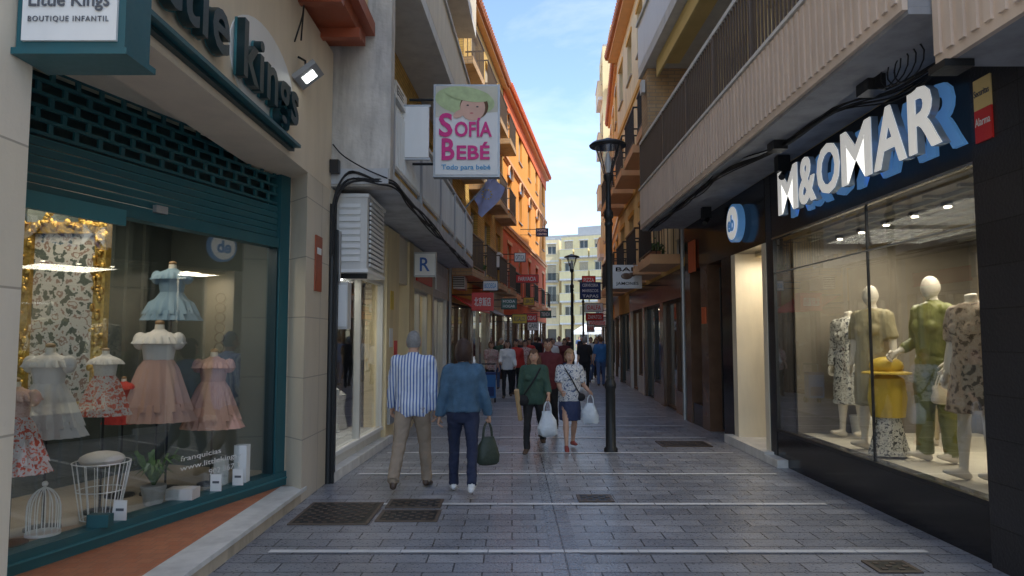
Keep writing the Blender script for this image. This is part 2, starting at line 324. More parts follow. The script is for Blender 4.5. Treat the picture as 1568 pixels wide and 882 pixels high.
# ---------------------------------------------------------------- people
def headshape(d):
    x=.074*d.x; y=.094*d.y; z=.118*d.z
    if d.z<0:
        t=-d.z; x*=1-.36*t**1.6; y*=(1-.45*t) if d.y>0 else (1-.08*t)
    if d.y<0: y*=.93
    return V((x,y,z))
def handgeo(wr,d,inw,front,curl,s,spread=.012):
    parts=[]; d=V(d).normalized(); n=(V(inw)-d*V(inw).dot(d)).normalized(); w=d.cross(n)
    if w.dot(V(front))<0: w=-w
    parts.append(tubegeo([wr-d*.03*s,wr,wr+d*.03*s,wr+d*.07*s,wr+d*.09*s],[(.026*s,.02*s),(.028*s,.019*s),(.038*s,.018*s),(.042*s,.016*s),(.036*s,.011*s)],12,w))
    for i,(off,ln) in enumerate(((.031,.068),(.011,.078),(-.010,.073),(-.030,.058))):
        p=wr+d*(.08 if i<3 else .074)*s+w*off*s; dd=d.copy(); pts=[p]; a=0
        for seg,fr in enumerate((.45,.3,.25)):
            a+=curl*(1+.1*i); q=d*math.cos(a)+n*math.sin(a); p=p+q*ln*fr*s; pts.append(p)
        parts.append(tubegeo(pts,[.0095*s,.009*s,.008*s,.0055*s],8,w))
    b=wr+d*.025*s+w*.028*s; t1=(d*.75+w*.55+n*.3).normalized(); t2=(d*.8+w*.1+n*.6).normalized()
    parts.append(tubegeo([b,b+t1*.035*s,b+t1*.035*s+t2*.028*s,b+t1*.035*s+t2*.05*s],[.013*s,.011*s,.0095*s,.006*s],8,n))
    return parts, wr+d*.085*s+n*.03*s
def human(name,loc,yaw,H,legs,arms,cl,voxel=.013,fem=False,lean=0,hair='short',hairm='hairdark',skin='skin',belly=0,curl=(.45,.45),mann=False,turn=0,neckless=False):
    s=H/1.7; P=[]; E=[]; W=(.93 if fem else 1.0)
    Rl=Matrix.Rotation(rad(lean),4,'X'); hp=V((0,0,.93))
    def T(p): return (Rl@(V(p)-hp))+hp
    def add(g,l): P.append((g[0],g[1],l))
    hem=cl.get('hem',.86); th=cl.get('thick',0)+.006
    prof=[(.80,.150,.105),(.86,.168,.12),(.92,.172,.125),(.98,.160,.115),(1.06,.146,.108),(1.15,.150,.112),(1.24,.165,.122),(1.32,.178,.118),(1.38,.172,.100),(1.42,.135,.085),(1.455,.075,.065)]
    if not fem: prof=[(z,a*(.94 if z<1 else 1.06),b) for z,a,b in prof]
    def ip(z):
        for i in range(len(prof)-1):
            if prof[i][0]<=z<=prof[i+1][0]:
                k=(z-prof[i][0])/(prof[i+1][0]-prof[i][0]); return tuple(prof[i][j]*(1-k)+prof[i+1][j]*k for j in(1,2))
        return prof[0][1:]
    zs=[hem]+[z for z,_,_ in prof if z>hem+.02]
    by=lambda z:-belly*math.exp(-((z-1.05)/.13)**2)
    add(tubegeo([T((0,by(z)/2,z)) for z in zs],[(ip(z)[0]+th+belly*.3*math.exp(-((z-1.05)/.15)**2),ip(z)[1]+th+abs(by(z))/2) for z in zs],20),'top')
    add(tubegeo([T((0,0,z)) for z in(.80,.86,.92,.98,1.02)],[(ip(z)[0],ip(z)[1]) for z in(.80,.86,.92,.98,1.02)],18),'bottom')
    if fem:
        for x in(-.075,.075): add(ellgeo(T((x,-.085-cl.get('thick',0),1.235)),(.068,.062,.065)),'top')
    for x in(-.075,.075): add(ellgeo((x,.045,.89),(.085,.085,.1)),'bottom')
    add(tubegeo([T((0,.012,1.40)),T((0,.008,1.47)),T((0,-.005,1.53))],[.06,.052*W,.052*W],14),'skin')
    if cl.get('collar'): add(tubegeo([T((0,.01,1.43)),T((0,.012,1.475))],[(.078,.072),(.062,.06)],14),'top')
    for sx,(a,k,fp) in zip((-1,1),legs):
        a=rad(a);k=rad(k); sp_=cl.get('splay',.02); h=V((sx*.088,0,.90)); dn=V((sx*sp_,-math.sin(a),-math.cos(a))).normalized(); kn=h+dn*.42; b=a-k; ds=V((sx*sp_*.5,-math.sin(b),-math.cos(b))).normalized(); an=kn+ds*.41
        if cl.get('legs','tr')=='tr':
            w=cl.get('legw',1)
            add(tubegeo([h+V((0,0,.03)),h-V((0,0,.05))*1+dn*.03,h+dn*.2,kn,kn+ds*.15,kn+ds*.3,an+ds*.01],[(.092,.105),(.094,.105),(.08*w,.088*w),(.062*w,.066*w),(.058*w,.062*w),(.054*w,.056*w),(.056*w,.062*w)],14),'bottom')
            add(tubegeo([an-ds*.05,an+ds*.03],[.036,.036],10),'sock')
        else:
            add(tubegeo([h,h+dn*.2,kn-dn*.03,kn+ds*.03,kn+ds*.13,kn+ds*.28,an],[.085,.075,.052,.050,.055,.040,.034],12),'skin')
        q=Matrix.Rotation(rad(fp),4,'X')
        fpnt=lambda y,z:an+(q@V((sx*(-y)*.12,y,z)))
        add(tubegeo([fpnt(.075,-.035),fpnt(.05,-.04),fpnt(-.02,-.035),fpnt(-.10,-.052),fpnt(-.155,-.06),fpnt(-.18,-.064)],[(.022,.022),(.036,.038),(.04,.043),(.046,.028),(.04,.02),(.02,.012)],12),'shoe')
    if cl.get('skirt'):
        z1=cl['skirt']; fl=cl.get('flare',.2)
        add(tubegeo([(0,0,1.0),(0,0,.9),(0,0,(.9+z1)/2),(0,0,z1)],[(.165,.125),(.18,.14),((.18+fl)/2+.01,.16),(fl,fl*.85)],20),'bottom')
    hands=[]
    for i,(sx,(f,ab,el,inn)) in enumerate(zip((-1,1),arms)):
        f=rad(f);ab=rad(ab);e=rad(el); sh=T((sx*.175*W,0,1.375)); d1=V((sx*math.sin(ab),-math.sin(f)*math.cos(ab),-math.cos(f)*math.cos(ab)))
        elb=sh+d1*.285; d2=V((sx*math.sin(ab-rad(inn)),-math.sin(f+e)*math.cos(ab),-math.cos(f+e)*math.cos(ab))).normalized(); wr=elb+d2*.24
        sl=cl.get('sleeve',1.0); add(ellgeo(sh+V((-sx*.012,0,-.005)),(.066+th,.066+th,.06+th)),'top')
        t2=th*.6
        if sl>=1:
            add(tubegeo([sh,sh+d1*.1,elb-d1*.03,elb+d2*.03,elb+d2*.12,elb+d2*(.235 if sl==1 else .16)],[.062+t2,.056+t2,.047+t2,.046+t2,.044+t2,.036+t2],12),'top'); add(tubegeo([elb+d2*.1,wr],[.034,.026],10),'skin')
        else:
            add(tubegeo([sh,sh+d1*.1,sh+d1*.285*sl*2],[.064+t2,.062+t2,.062+t2],12),'top')
            add(tubegeo([sh+d1*.05,sh+d1*.15,elb-d1*.02,elb+d2*.03,elb+d2*.1,wr],[.048,.045,.038,.038,.036,.026],12),'skin')
        hp_,hc=handgeo(wr,d2,V((-sx,0,0)),V((0,-1,0)),curl[i],1.0)
        for g in hp_: E.append((g[0],g[1],'skin'))
        hands.append(hc)
    hc=T((0,-.012,1.585)); RT=Matrix.Rotation(rad(turn),4,'Z')
    if not neckless:
        def HP(g,l): E.append(([hc+(RT@(v-hc)) for v in g[0]],g[1],l))
        HP(sphgeo(hc,headshape,24,18),'skin')
        if not mann:
            HP(tubegeo([hc+V((0,-.082,.018)),hc+V((0,-.094,-.01)),hc+V((0,-.103,-.028)),hc+V((0,-.088,-.036))],[.007,.009,.013,.008],8),'skin')
            for x in(-.03,.03):
                HP(ellgeo(hc+V((x,-.0755,.002)),(.0135,.009,.0075),10,6),'eyew'); HP(ellgeo(hc+V((x,-.083,.002)),(.006,.004,.006),8,6),'iris'); HP(ellgeo(hc+V((x,-.080,.02)),(.018,.006,.0035),8,5),'hair')
                HP(ellgeo(hc+V((x*2.5,.008,-.008)),(.01,.02,.032),10,6),'skin')
            HP(ellgeo(hc+V((0,-.078,-.062)),(.023,.008,.006),10,6),'lip')
            k={'short':1.07,'bob':1.24,'curly':1.32,'long':1.18}[hair]
            def hs(d):
                p=headshape(d)*k
                if hair!='short' and d.z<0: p.x/=max(.5,(1-.36*(-d.z)**1.6)); p.y/=(1-.3*(-d.z))
                if d.z>.3: p.z*= .97
                return p*(1+.08*noise.noise((d+hc*3)*(6 if hair!='short' else 9)))+V((0,.008,.006))
            g=sphgeo(hc,hs,28,20); zl={'short':-.42,'bob':-.62,'curly':-.66,'long':-.85}[hair]; keep=[]
            for f in g[1]:
                c=sum(((g[0][i]-hc) for i in f),V())/len(f); c=V((c.x/.085,c.y/.105,c.z/.128)).normalized()
                if c.z<zl: continue
                if c.y<-.12 and c.z<.42+.3*abs(c.x): continue
                if hair=='short' and c.y<.15 and c.z<-.05: continue
                keep.append(f)
            HP((g[0],keep),'hair')
            if hair=='long': 
                for x in(-.06,0,.06): HP(tubegeo([hc+V((x,.05-.3*abs(x),.02)),hc+V((x*1.25,.06-.5*abs(x),-.1)),hc+V((x*1.35,.05-.6*abs(x),-.19))],[(.05,.04),(.05,.04),(.03,.02)],10),'hair')
    for L_ in (P,E):
        for i,(a,b,l) in enumerate(L_): L_[i]=([v*s for v in a],b,l)
    va=[];fa=[];la=[]
    for a,b,l in P:
        o=len(va); va+=a; fa+=[tuple(i+o for i in f) for f in b]; la+=[l]*len(b)
    me=bpy.data.meshes.new('t'); me.from_pydata([tuple(v) for v in va],[],fa); tmp=bpy.data.objects.new('t',me); link(tmp)
    bm=bmesh.new(); bm.from_mesh(me); bmesh.ops.recalc_face_normals(bm,faces=bm.faces); bm.to_mesh(me); bm.free()
    r=tmp.modifiers.new('r','REMESH'); r.mode='VOXEL'; r.voxel_size=voxel; q=tmp.modifiers.new('s','SMOOTH'); q.iterations=3; q.factor=.5
    dg=bpy.context.evaluated_depsgraph_get(); m2=bpy.data.meshes.new_from_object(tmp.evaluated_get(dg)); bv=BVHTree.FromPolygons(va,fa)
    names={'top':cl['top'],'bottom':cl['bottom'],'shoe':cl.get('shoe','shoebrown'),'skin':'mann' if mann else skin,'sock':cl.get('sock',cl['bottom']),'hair':hairm,'eyew':'eyew','iris':'iris','lip':'lip'}
    keys=list(names); idx={k:i for i,k in enumerate(keys)}
    vl=[v.co.copy() for v in m2.vertices]; pl=[tuple(p.vertices) for p in m2.polygons]; nm=[v.normal.copy() for v in m2.vertices]; mi=[]
    for p in m2.polygons:
        l_,n_,i_,d_=bv.find_nearest(p.center); mi.append(idx[la[i_]] if i_ is not None else 0)
    cloth=[False]*len(vl)
    for p,m_ in zip(pl,mi):
        if m_<2:
            for i in p: cloth[i]=True
    for i,v in enumerate(vl):
        if cloth[i]:
            k=noise.noise(V((v.x*16,v.y*16,v.z*7)))*.010+noise.noise(V((v.x*30,v.y*30,v.z*26+v.x*20)))*.0055
            vl[i]=v+nm[i]*k*cl.get('wr',1)
    zmin=min(v.z for v in vl)
    for a,b,l in E:
        o=len(vl); vl+=a; pl+=[tuple(i+o for i in f) for f in b]; mi+=[idx[l]]*len(b)
    vl=[v-V((0,0,zmin)) for v in vl]
    fin=bpy.data.meshes.new('body'); fin.from_pydata([tuple(v) for v in vl],[],pl)
    for k in keys: fin.materials.append(MT[names[k]])
    fin.polygons.foreach_set('material_index',mi); fin.polygons.foreach_set('use_smooth',[True]*len(pl)); fin.update()
    bpy.data.objects.remove(tmp)
    ob=bpy.data.objects.new(name,fin); link(ob); Mx=Matrix.Translation(V(loc))@Matrix.Rotation(rad(yaw),4,'Z'); ob.matrix_world=Mx
    return ob,[Mx@(h*s-V((0,0,zmin))) for h in hands],Mx,s
def bagobj(name,top,w,d,h,m,strap=.16,yaw=0,crumple=.02,strapm=None,neck=.5):
    g=G(name); top=V(top); c=top-V((0,0,strap)); rot=Matrix.Rotation(rad(yaw),3,'Z')
    prof=[(0,neck),(.12,neck*1.15),(.35,.85),(.65,1),(.88,.95),(.97,.75),(1,.4)]
    n=24; vs=[];fs=[]
    for t,k in prof:
        for i in range(n):
            a=2*math.pi*i/n; p=V((w/2*k*math.copysign(abs(math.cos(a))**.7,math.cos(a)),d/2*(k if t>.3 else k*.6)*math.copysign(abs(math.sin(a))**.7,math.sin(a)),-h*t))
            nn=noise.noise(p*14+c)*crumple; p=p+V((p.x,p.y,0)).normalized()*nn if V((p.x,p.y,0)).length>1e-4 else p
            vs.append(c+rot@p)
    for j in range(len(prof)-1):
        for i in range(n): i2=(i+1)%n; fs.append((j*n+i,j*n+i2,(j+1)*n+i2,(j+1)*n+i))
    fs.append(tuple(range(n))); o=(len(prof)-1)*n; fs.append(tuple(range(o,o+n))); g.raw(m,vs,fs,True)
    for y in(-.02,.02):
        g.tube(strapm or m,smoothpts([c+rot@V((-w*.4*neck,y,-.03)),c+rot@V((-w*.15,y,strap*.6)),top+rot@V((0,y*.3,.0)),c+rot@V((w*.15,y,strap*.6)),c+rot@V((w*.4*neck,y,-.03))],4),.007,6)
    return g.build()
# ================================================================ SETTING
Y0=-1.0
g=G('ground'); g.raw('asphalt',[(-500,-300,0),(500,-300,0),(500,700,0),(-500,700,0)],[(0,1,2,3)]); g.build()
g=G('street_pavement'); g.raw('paver',[(-14,-24,.004),(18,-24,.004),(18,62,.004),(-14,62,.004)],[(0,1,2,3)])
gp=[(.30,-14),(.52,-14),(.52,10),(.80,16),(2.4,30),(4.1,46),(3.88,46),(2.18,30),(.58,16),(.30,10)]
g.raw('gutter',[(x,y,.008) for x,y in gp],[(0,1,2,9),(9,2,3,8),(8,3,4,7),(7,4,5,6)])
def lx(y): 
    P_=[(-14,-2.11),(8,-2.12),(17.8,-1.68),(28,-.37),(45,2.2),(60,4)]
    for a,b in zip(P_,P_[1:]):
        if a[0]<=y<=b[0]: return a[1]+(b[1]-a[1])*(y-a[0])/(b[0]-a[0])
def rx(y):
    P_=[(-14,3.5),(13.9,3.5),(26,4.05),(34,4.9),(42.5,5.5),(60,7)]
    for a,b in zip(P_,P_[1:]):
        if a[0]<=y<=b[0]: return a[1]+(b[1]-a[1])*(y-a[0])/(b[0]-a[0])
y=.9
while y<44:
    a=lx(y)+.25; b=rx(y)-.3; x=a
    while x<b:
        w=min(R.uniform(.5,1.1),b-x)
        if w>.1: g.raw('strip',[(x,y-.036,.012),(x+w-.008,y-.036,.012),(x+w-.008,y+.036,.012),(x,y+.036,.012)],[(0,1,2,3)])
        x+=w
    y+=1.52
g.build()
def cover(name,x0,x1,y0,y1):
    g=G(name); g.box('iron',x0,x1,y0,y1,.004,.014); n=int((x1-x0)/.06); m=int((y1-y0)/.06)
    for i in range(n):
        for j in range(m): 
            if (i+j)%2==0: g.box('brownmetal',x0+.02+i*.06,x0+.06+i*.06,y0+.02+j*.06,y0+.05+j*.06,.0141,.02)
    for a,b,c,d in((x0-.03,x1+.03,y0-.03,y0),(x0-.03,x1+.03,y1,y1+.03),(x0-.03,x0,y0,y1),(x1,x1+.03,y0,y1)): g.box('brownmetal',a,b,c,d,.004,.016)
    g.build()
cover('drain_grate',-1.95,-1.3,6.25,7.0); cover('manhole_cover',-1.2,-.7,6.35,6.7); cover('manhole_cover',-1.2,-.72,6.85,7.15); cover('manhole_cover',.7,1.0,7.1,7.35); cover('manhole_cover',2.6,2.85,5.0,5.2); cover('manhole_cover',2.3,3.0,10.6,11.1)
# ---------------- L0 boutique
g=G('boutique_building')
g.box('creamtile',-2.9,-2.11,1.6,2.97,0,3.35); g.box('creamtile',-3.2,-2.13,Y0,1.595,0,3.35)
g.prism('creamtile',[(-2.11,7.05),(-2.11,7.95),(-4.6,7.95),(-2.6,7.5),(-2.39,7.36)],0,3.6)
g.box('beige',-2.6,-2.108,Y0,7.955,3.352,5.0); g.box('beige',-9,-2.605,Y0,7.95,3.62,10); g.box('beige',-2.6,-2.15,Y0,7.95,5.002,10)
g.box('redwood',-2.148,-1.72,Y0,7.9,5.06,5.2); g.box('redwood',-2.149,-1.62,Y0,7.95,5.203,5.36)
for i in range(11): g.box('redwood',-2.14,-1.68,-.6+.8*i,-.5+.8*i,4.95,5.058)
g.box('cream2',-2.149,-1.7,Y0,7.9,5.362,6.4)
g.prism('cream',[(-2.605,7.5),(-2.605,1.6),(-7,1.6),(-7,7.9)],3.5,3.58)
g.box('step_side',-2.14,-2.11,2.97,7.05,0,.10); g.box('marble',-2.36,-2.095,2.97,7.2,.10,.135)
g.prism('terracotta',[(-2.362,2.97),(-2.362,7.3),(-4.6,2.97)],.05,.131); g.box('step_side',-3.6,-2.362,2.9,3,0,.1)
FW=F(g,(-3.70,3.06),(-2.39,7.36),True); L=FW.L
FW.box('teal',0,L,-.1,.06,.13,.27); FW.box('teal_light',0,L,.061,.075,.2,.215); FW.box('teal',L-.22,L-.06,-.1,.05,.27,3.5); FW.box('teal_dark',L-.24,L-.221,-.08,.03,.27,2.58); FW.box('creamtile',L-.055,L+.02,-.1,.03,.27,3.5)
FW.box('teal',0,L-.225,-.1,.04,2.58,2.68); FW.box('glass',0,L-.23,-.03,-.02,.27,2.57)
z=2.69
while z<3.0: FW.box('teal',0,L-.23,-.02,.02,z,z+.05); FW.box('teal_light',0,L-.23,-.02,.012,z+.051,z+.06); z+=.065
FW.box('teal_dark',0,L-.23,-.12,-.1,3.0,3.5)
for j in range(6): FW.box('teal',0,L-.23,-.01,.015,3.03+j*.092,3.054+j*.092)
for j in range(5):
    k=(.0 if j%2 else .1)
    while k<L-.27: FW.box('teal',k,k+.035,-.008,.012,3.055+j*.092,3.121+j*.092); k+=.2
FW.box('teal_light',1.3,2.3,.05,.09,2.50,2.62); FW.box('greymetal',2.6,2.72,.041,.08,2.66,2.72)
FW.box('intfloor',-1,L+.3,-3,-.11,.13,.26); FW.box('intgreen',-1,L+.6,-1.6,-1.5,.26,3.4); FW.box('intwall',-1,L+.5,-1.5,-.11,2.95,3.0); FW.box('intgreen',L-.05,L+.05,-1.5,-.11,.26,3.0)
k=.3
while k<L-.3: FW.box('intgreen',k,k+.06,-1.499,-1.46,.3,2.9); k+=.22
for k in(1.2,2.4,3.6): g.lathe('warmlamp',FW.P(k,-.5,2.93),[(.05,0),(.05,.015)],12)
g.build()
def shoplamp(p,e,c=(1,.88,.7),sz=.5):
    l=bpy.data.lights.new('shop_light','AREA'); l.energy=e; l.color=c; l.size=sz; o=bpy.data.objects.new('shop_light',l); link(o); o.location=p
shoplamp(FW.P(2.7,-.8,2.9),22,sz=1.2)
g=G('shop_fascia_sign'); g.box('teal',-2.107,-2.0,2.2,6.45,3.44,3.47); g.box('teal_dark',-2.107,-2.06,2.2,6.45,3.41,3.438)
n=32; vs=[]
for xx in(-2.107,-2.095):
    for i in range(n): a=2*math.pi*i/n; vs.append((xx,5.75+.75*math.cos(a),3.86+.42*math.sin(a)))
g.raw('sign_white',vs,[tuple(range(n)),tuple(range(n,2*n))]+[(i,(i+1)%n,n+(i+1)%n,n+i) for i in range(n)])
e=g.build(); TX('little kings',e,'teal_dark',(-2.075,3.56,3.475),(0,1,0),2.82,.58,.07,.018,space=1.08); TX('little kings',e,'teal_light',(-2.085,3.57,3.48),(0,1,0),2.82,.58,.02,.035,space=1.08)
g=G('projecting_shop_sign'); g.box('teal',-2.1,-1.64,2.85,3.05,2.87,3.9); g.box('sign_white',-2.07,-1.67,2.835,2.849,2.90,3.87); g.box('teal',-2.107,-1.62,2.83,3.07,2.84,2.868)
e=g.build(); TX('BOUTIQUE INFANTIL',e,'greytext',(-2.04,2.83,2.975),(1,0,0),.34,.028,.003,space=1.2); TX('Little Kings',e,'greytext',(-2.04,2.83,3.025),(1,0,0),.34,.085,.003,.01)
g=G('floodlight'); a=V((-2.0,6.62,4.22)); Mx=Matrix.Translation(a)@Matrix.Rotation(rad(-38),4,'Y')
g.obox('greymetal',Mx,.26,.30,.05); g.obox('lamp_on',Mx@Matrix.Translation((0,0,-.028)),.13,.15,.006); g.tube('iron',[(-2.1,6.62,4.4),(-2.03,6.62,4.36),(-2.02,6.62,4.25)],.012,6); g.tube('cable',smoothpts([(-2.1,6.5,4.5),(-2.0,6.4,4.7),(-2.05,6.6,4.9),(-2.1,6.7,4.6)]),.008,6); g.build()
g=G('wall_plaque'); g.box('redwood',-2.108,-2.095,7.35,7.6,2.15,2.75); g.box('sign_white',-2.094,-2.09,7.4,7.55,2.55,2.62); g.build()
g=G('intercom'); g.box('black',-2.108,-2.07,2.55,2.7,1.55,1.68); g.build()
def pleat(g,m,c,prof,nf=14,amp=.06,n=56):
    vs=[];fs=[];c=V(c)
    for t,(r,z) in enumerate(prof):
        rr=r if isinstance(r,tuple) else (r,r*.75)
        for i in range(n):
            a=2*math.pi*i/n; k=1+amp*(t/len(prof))*math.sin(nf*a+.6*math.sin(3*a)); vs.append(c+V((rr[0]*k*math.cos(a),rr[1]*k*math.sin(a),z)))
    for j in range(len(prof)-1):
        for i in range(n): i2=(i+1)%n; fs.append((j*n+i,j*n+i2,(j+1)*n+i2,(j+1)*n+i))
    fs.append(tuple(range(n))); g.raw(m,vs,fs,True)
def dress(name,c,s,top,skirt,zfloor,sleeve=True,ruf=True,ln=1.0):
    g=G(name); c=V(c)
    pleat(g,top,c,[(.045*s,.02*s),(.07*s,0),(.13*s,-.03*s),(.125*s,-.12*s),(.11*s,-.22*s)],8,.03)
    pleat(g,skirt,c,[(.11*s,-.215*s),(.15*s,-.28*s),(.20*s,-.42*s*ln),(.25*s,-.58*s*ln)],15,.16)
    if ruf: pleat(g,skirt,c,[(.235*s,-.53*s*ln),(.28*s,-.66*s*ln)],22,.2); pleat(g,top,c,[(.08*s,0),(.16*s,-.04*s),(.19*s,-.09*s)],20,.2)
    if sleeve:
        for x in(-1,1): g.ell(top,c+V((x*.15*s,0,-.07*s)),(.055*s,.055*s,.07*s))
    g.tube('mann',[c+V((0,0,-.02)),c+V((0,0,.06*s))],[.04*s,.035*s],10); g.ell('wood',c+V((0,0,.075*s)),(.036*s,.036*s,.02*s))
    g.tube('iron',[(c.x,c.y,zfloor+.02),(c.x,c.y,c.z-.3*s)],.01,6); g.lathe('iron',(c.x,c.y,zfloor),[(.12,0),(.12,.015),(.02,.03)],16); g.build()
dress('child_dress',(-3.20,6.5,2.28),.95,'dressblue','dressblue',.26,ln=.75)
dress('child_dress',(-3.2,6.3,1.70),1.15,'dresswhite','dresspeach',.26,ln=1.05)
dress('child_dress',(-2.87,6.7,1.45),1.0,'dresspink','dresspink',.26)
dress('child_dress',(-3.30,5.65,1.50),.72,'dresswhite','dressred',.26,False,ln=1.0)
dress('child_dress',(-3.42,5.15,1.52),.95,'dresswhite','dresswhite',.26,ln=.95)
dress('child_dress',(-3.38,4.75,1.30),.85,'dresspeach','dressred',.26,ln=1.0)
dress('child_dress',(-3.45,6.2,1.25),.6,'redcl','redcl',.26,ln=.9)
g=G('ornate_mirror_frame')
for a in((-4.3,-4.2,1.0,2.66),(-3.64,-3.54,1.0,2.66),(-4.2,-3.64,2.56,2.66),(-4.2,-3.64,1.0,1.1)): g.box('gold',a[0],a[1],6.0,6.08,a[2],a[3])
for i in range(150):
    side=R.choice([0,0,1,1,2]); x,z=((-4.25,R.uniform(1,2.66)),(-3.59,R.uniform(1,2.66)),(R.uniform(-4.3,-3.54),2.63))[side]
    g.ell('gold',(x+R.uniform(-.05,.05),5.99,z+R.uniform(-.03,.03)),(R.uniform(.01,.035),R.uniform(.012,.025),R.uniform(.01,.045)),8,5)
for i in range(14): a=math.pi*i/13; g.ell('gold',(-3.92+.16*math.cos(a),6.0,2.66+.12*math.sin(a)),(.03,.02,.03),8,5)
g.box('floralpaper',-4.2,-3.64,6.05,6.07,1.1,2.56); g.build()
g=G('wire_basket'); c=V((-3.15,5.4,.28))
for i in range(16):
    a=2*math.pi*i/16; g.tube('white',[c+V((.13*math.cos(a),.13*math.sin(a),0)),c+V((.20*math.cos(a),.20*math.sin(a),.42))],.004,5)
for z,r in((0,.13),(.21,.165),(.42,.20)): g.tube('white',[c+V((r*math.cos(2*math.pi*i/20),r*math.sin(2*math.pi*i/20),z)) for i in range(21)],.004,5,(0,0,1))
g.ell('dresswhite',c+V((0,0,.44)),(.16,.16,.06)); g.build()
g=G('birdcage'); c=V((-3.3,4.98,.27))
for i in range(14):
    a=2*math.pi*i/14; g.tube('white',smoothpts([c+V((.1*math.cos(a),.1*math.sin(a),0)),c+V((.1*math.cos(a),.1*math.sin(a),.2)),c+V((.06*math.cos(a),.06*math.sin(a),.29)),c+V((0,0,.33))],3),.004,5)
g.lathe('white',c,[(.11,0),(.11,.02)]); g.ell('white',c+V((0,0,.35)),(.02,.02,.02)); g.build()
g=G('potted_plant'); c=V((-3.0,5.9,.26)); g.lathe('concrete',c,[(.07,0),(.1,.14),(.1,.16)])
for i in range(46):
    a=R.uniform(0,6.28); l=R.uniform(.15,.32); e1=c+V((math.cos(a)*l*.6,math.sin(a)*l*.6,.16+l*.9)); e2=e1+V((math.cos(a)*l*.5,math.sin(a)*l*.5,-.05)); sd=V((-math.sin(a),math.cos(a),0))*.012; b=c+V((0,0,.15))
    g.raw(R.choice(['leaf','leaf2']),[b-sd,b+sd,e1+sd,e1-sd,e2],[(0,1,2,3),(3,2,4)])
g.build()
g=G('price_card')
for (x,yy) in((-3.02,5.35),(-2.72,6.35),(-2.62,6.6)): g.box('white',x,x+.1,yy,yy+.008,.27,.42); g.box('greytext',x+.02,x+.08,yy-.002,yy-.001,.34,.36)
g.build()
g=G('display_boxes'); g.box('white',-2.66,-2.54,6.72,6.82,.27,.62); g.box('teal',-3.1,-2.94,5.15,5.22,.27,.36); g.box('dresswhite',-2.95,-2.72,6.0,6.15,.27,.36); g.box('white',-2.8,-2.7,6.6,6.7,.27,.5)
g.build()
g=G('scroll_wall_ornament')
for t in range(6): g.tube('iron',[V((-2.95,7.0,1.55+t*.1))+V((.05*math.cos(q*.7),0,.05*math.sin(q*.7))) for q in range(10)],.006,5,(0,1,0))
g.build()
e=empty('window_lettering'); TX('www.littlekings.es',e,'white',FW.P(3.05,-.012,.50),FW.u,.85,.06,.002); TX('902 367 331',e,'white',FW.P(3.4,-.012,.42),FW.u,.5,.05,.002); TX('franquicias',e,'white',FW.P(3.05,-.012,.58),FW.u,.5,.06,.002)
# ---------------- L1
g=G('brick_apartment_building'); f=F(g,(-2.12,8.0),(-1.68,17.8),True); L=f.L
f.box('marble',.0,3.1,-.3,.10,0,.12); f.box('cream',0,.14,-.3,.0,.12,3.4)
f.box('cream',.14,2.8,-.3,0,2.5,3.4); f.box('offwhite',.14,2.8,-.3,-.03,.12,.27); f.box('white',.14,2.8,-.03,.01,.24,.29); f.box('glass',.2,2.75,-.06,-.05,.29,2.46)
for a,b in((.14,.2),(1.45,1.5),(2.75,2.8)): f.box('winframe',a,b,-.1,-.01,.29,2.49)
f.box('winframe',.2,2.75,-.09,-.015,2.46,2.499); f.box('intcream',.14,2.8,-1.5,-1.45,.2,2.6); f.box('white',.14,2.8,-1.45,-.3,.2,.28); f.box('white',.14,2.8,-1.45,-.3,2.5,2.55)
for k in range(6): f.box('white',.3+.4*k,.62+.4*k,-1.1,-.75,.281,.45+.12*(k%3)); 
for k in range(7):
    c=f.P(.35+.36*k,-.6,.29); g.tube(R.choice(['dresspeach','dresswhite','dressblue','white']),[c,c+V((0,0,.3)),c+V((0,0,.5+.1*(k%2))),c+V((0,0,.56+.1*(k%2)))],[.13,.08,.11,.03],10)
for zz in(1.0,1.5,2.0): f.box('white',.3,2.6,-1.44,-1.15,zz,zz+.03)
for k in range(14): 
    zz=R.choice([1.03,1.53]); uu=.35+.16*k; f.box(R.choice(['dresspeach','dressblue','white','khaki','dresspink']),uu,uu+.12,-1.4,-1.2,zz,zz+R.uniform(.1,.3))
for k in(.8,2.0): g.lathe('coollamp',f.P(k,-.5,2.48),[(.07,0),(.07,.018)],12)
f.box('cream2',2.8,3.7,-.3,0.04,0,3.4); f.box('intbrown',3.7,4.6,-1.2,-1.15,0,2.6); f.box('cream',3.7,4.6,-.3,0,2.6,3.4); f.box('cream2',4.6,5.0,-.3,.04,0,3.4); f.box('intwall',3.7,4.6,-1.2,-.3,2.6,2.65)
f.box('greymetal',2.9,3.3,.041,.09,.3,.62)
for uu,zz,m in((3.0,1.5,'sign_white'),(3.35,1.3,'red'),(4.68,1.4,'blue'),(3.05,2.1,'yellow')): f.box(m,uu,uu+.22,.041,.05,zz,zz+.3)
f.shop(5.0,7.4,2.6,3.4,.3,'winframe','intcream','cream','cream2',2); f.shop(7.4,L,2.6,3.4,.4,'winframe','intcream','offwhite','marble',2)
f.box('red',5.3,7.1,.031,.06,2.75,3.05); f.box('sign_white',7.7,9.3,.031,.06,2.75,3.1)
f.box('intwall',0,L,-8,-1.55,0,3.4); f.box('concrete',0,L,-1.5,-.01,3.401,3.6)
f.upper(0,L,3.6,3,3.0,5,'ybrick',1.2)
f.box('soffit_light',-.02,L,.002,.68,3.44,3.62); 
u=.3
while u<L-.1:
    f.box('offwhite',u,min(u+1.9,L),.62,.65,3.74,4.55); f.box('greymetal',u-.02,u+.03,.6,.68,3.62,4.62); 
    k=u+.1
    while k<min(u+1.9,L)-.05: f.box('offwhite',k,k+.02,.65,.665,3.78,4.5); k+=.1
    u+=1.96
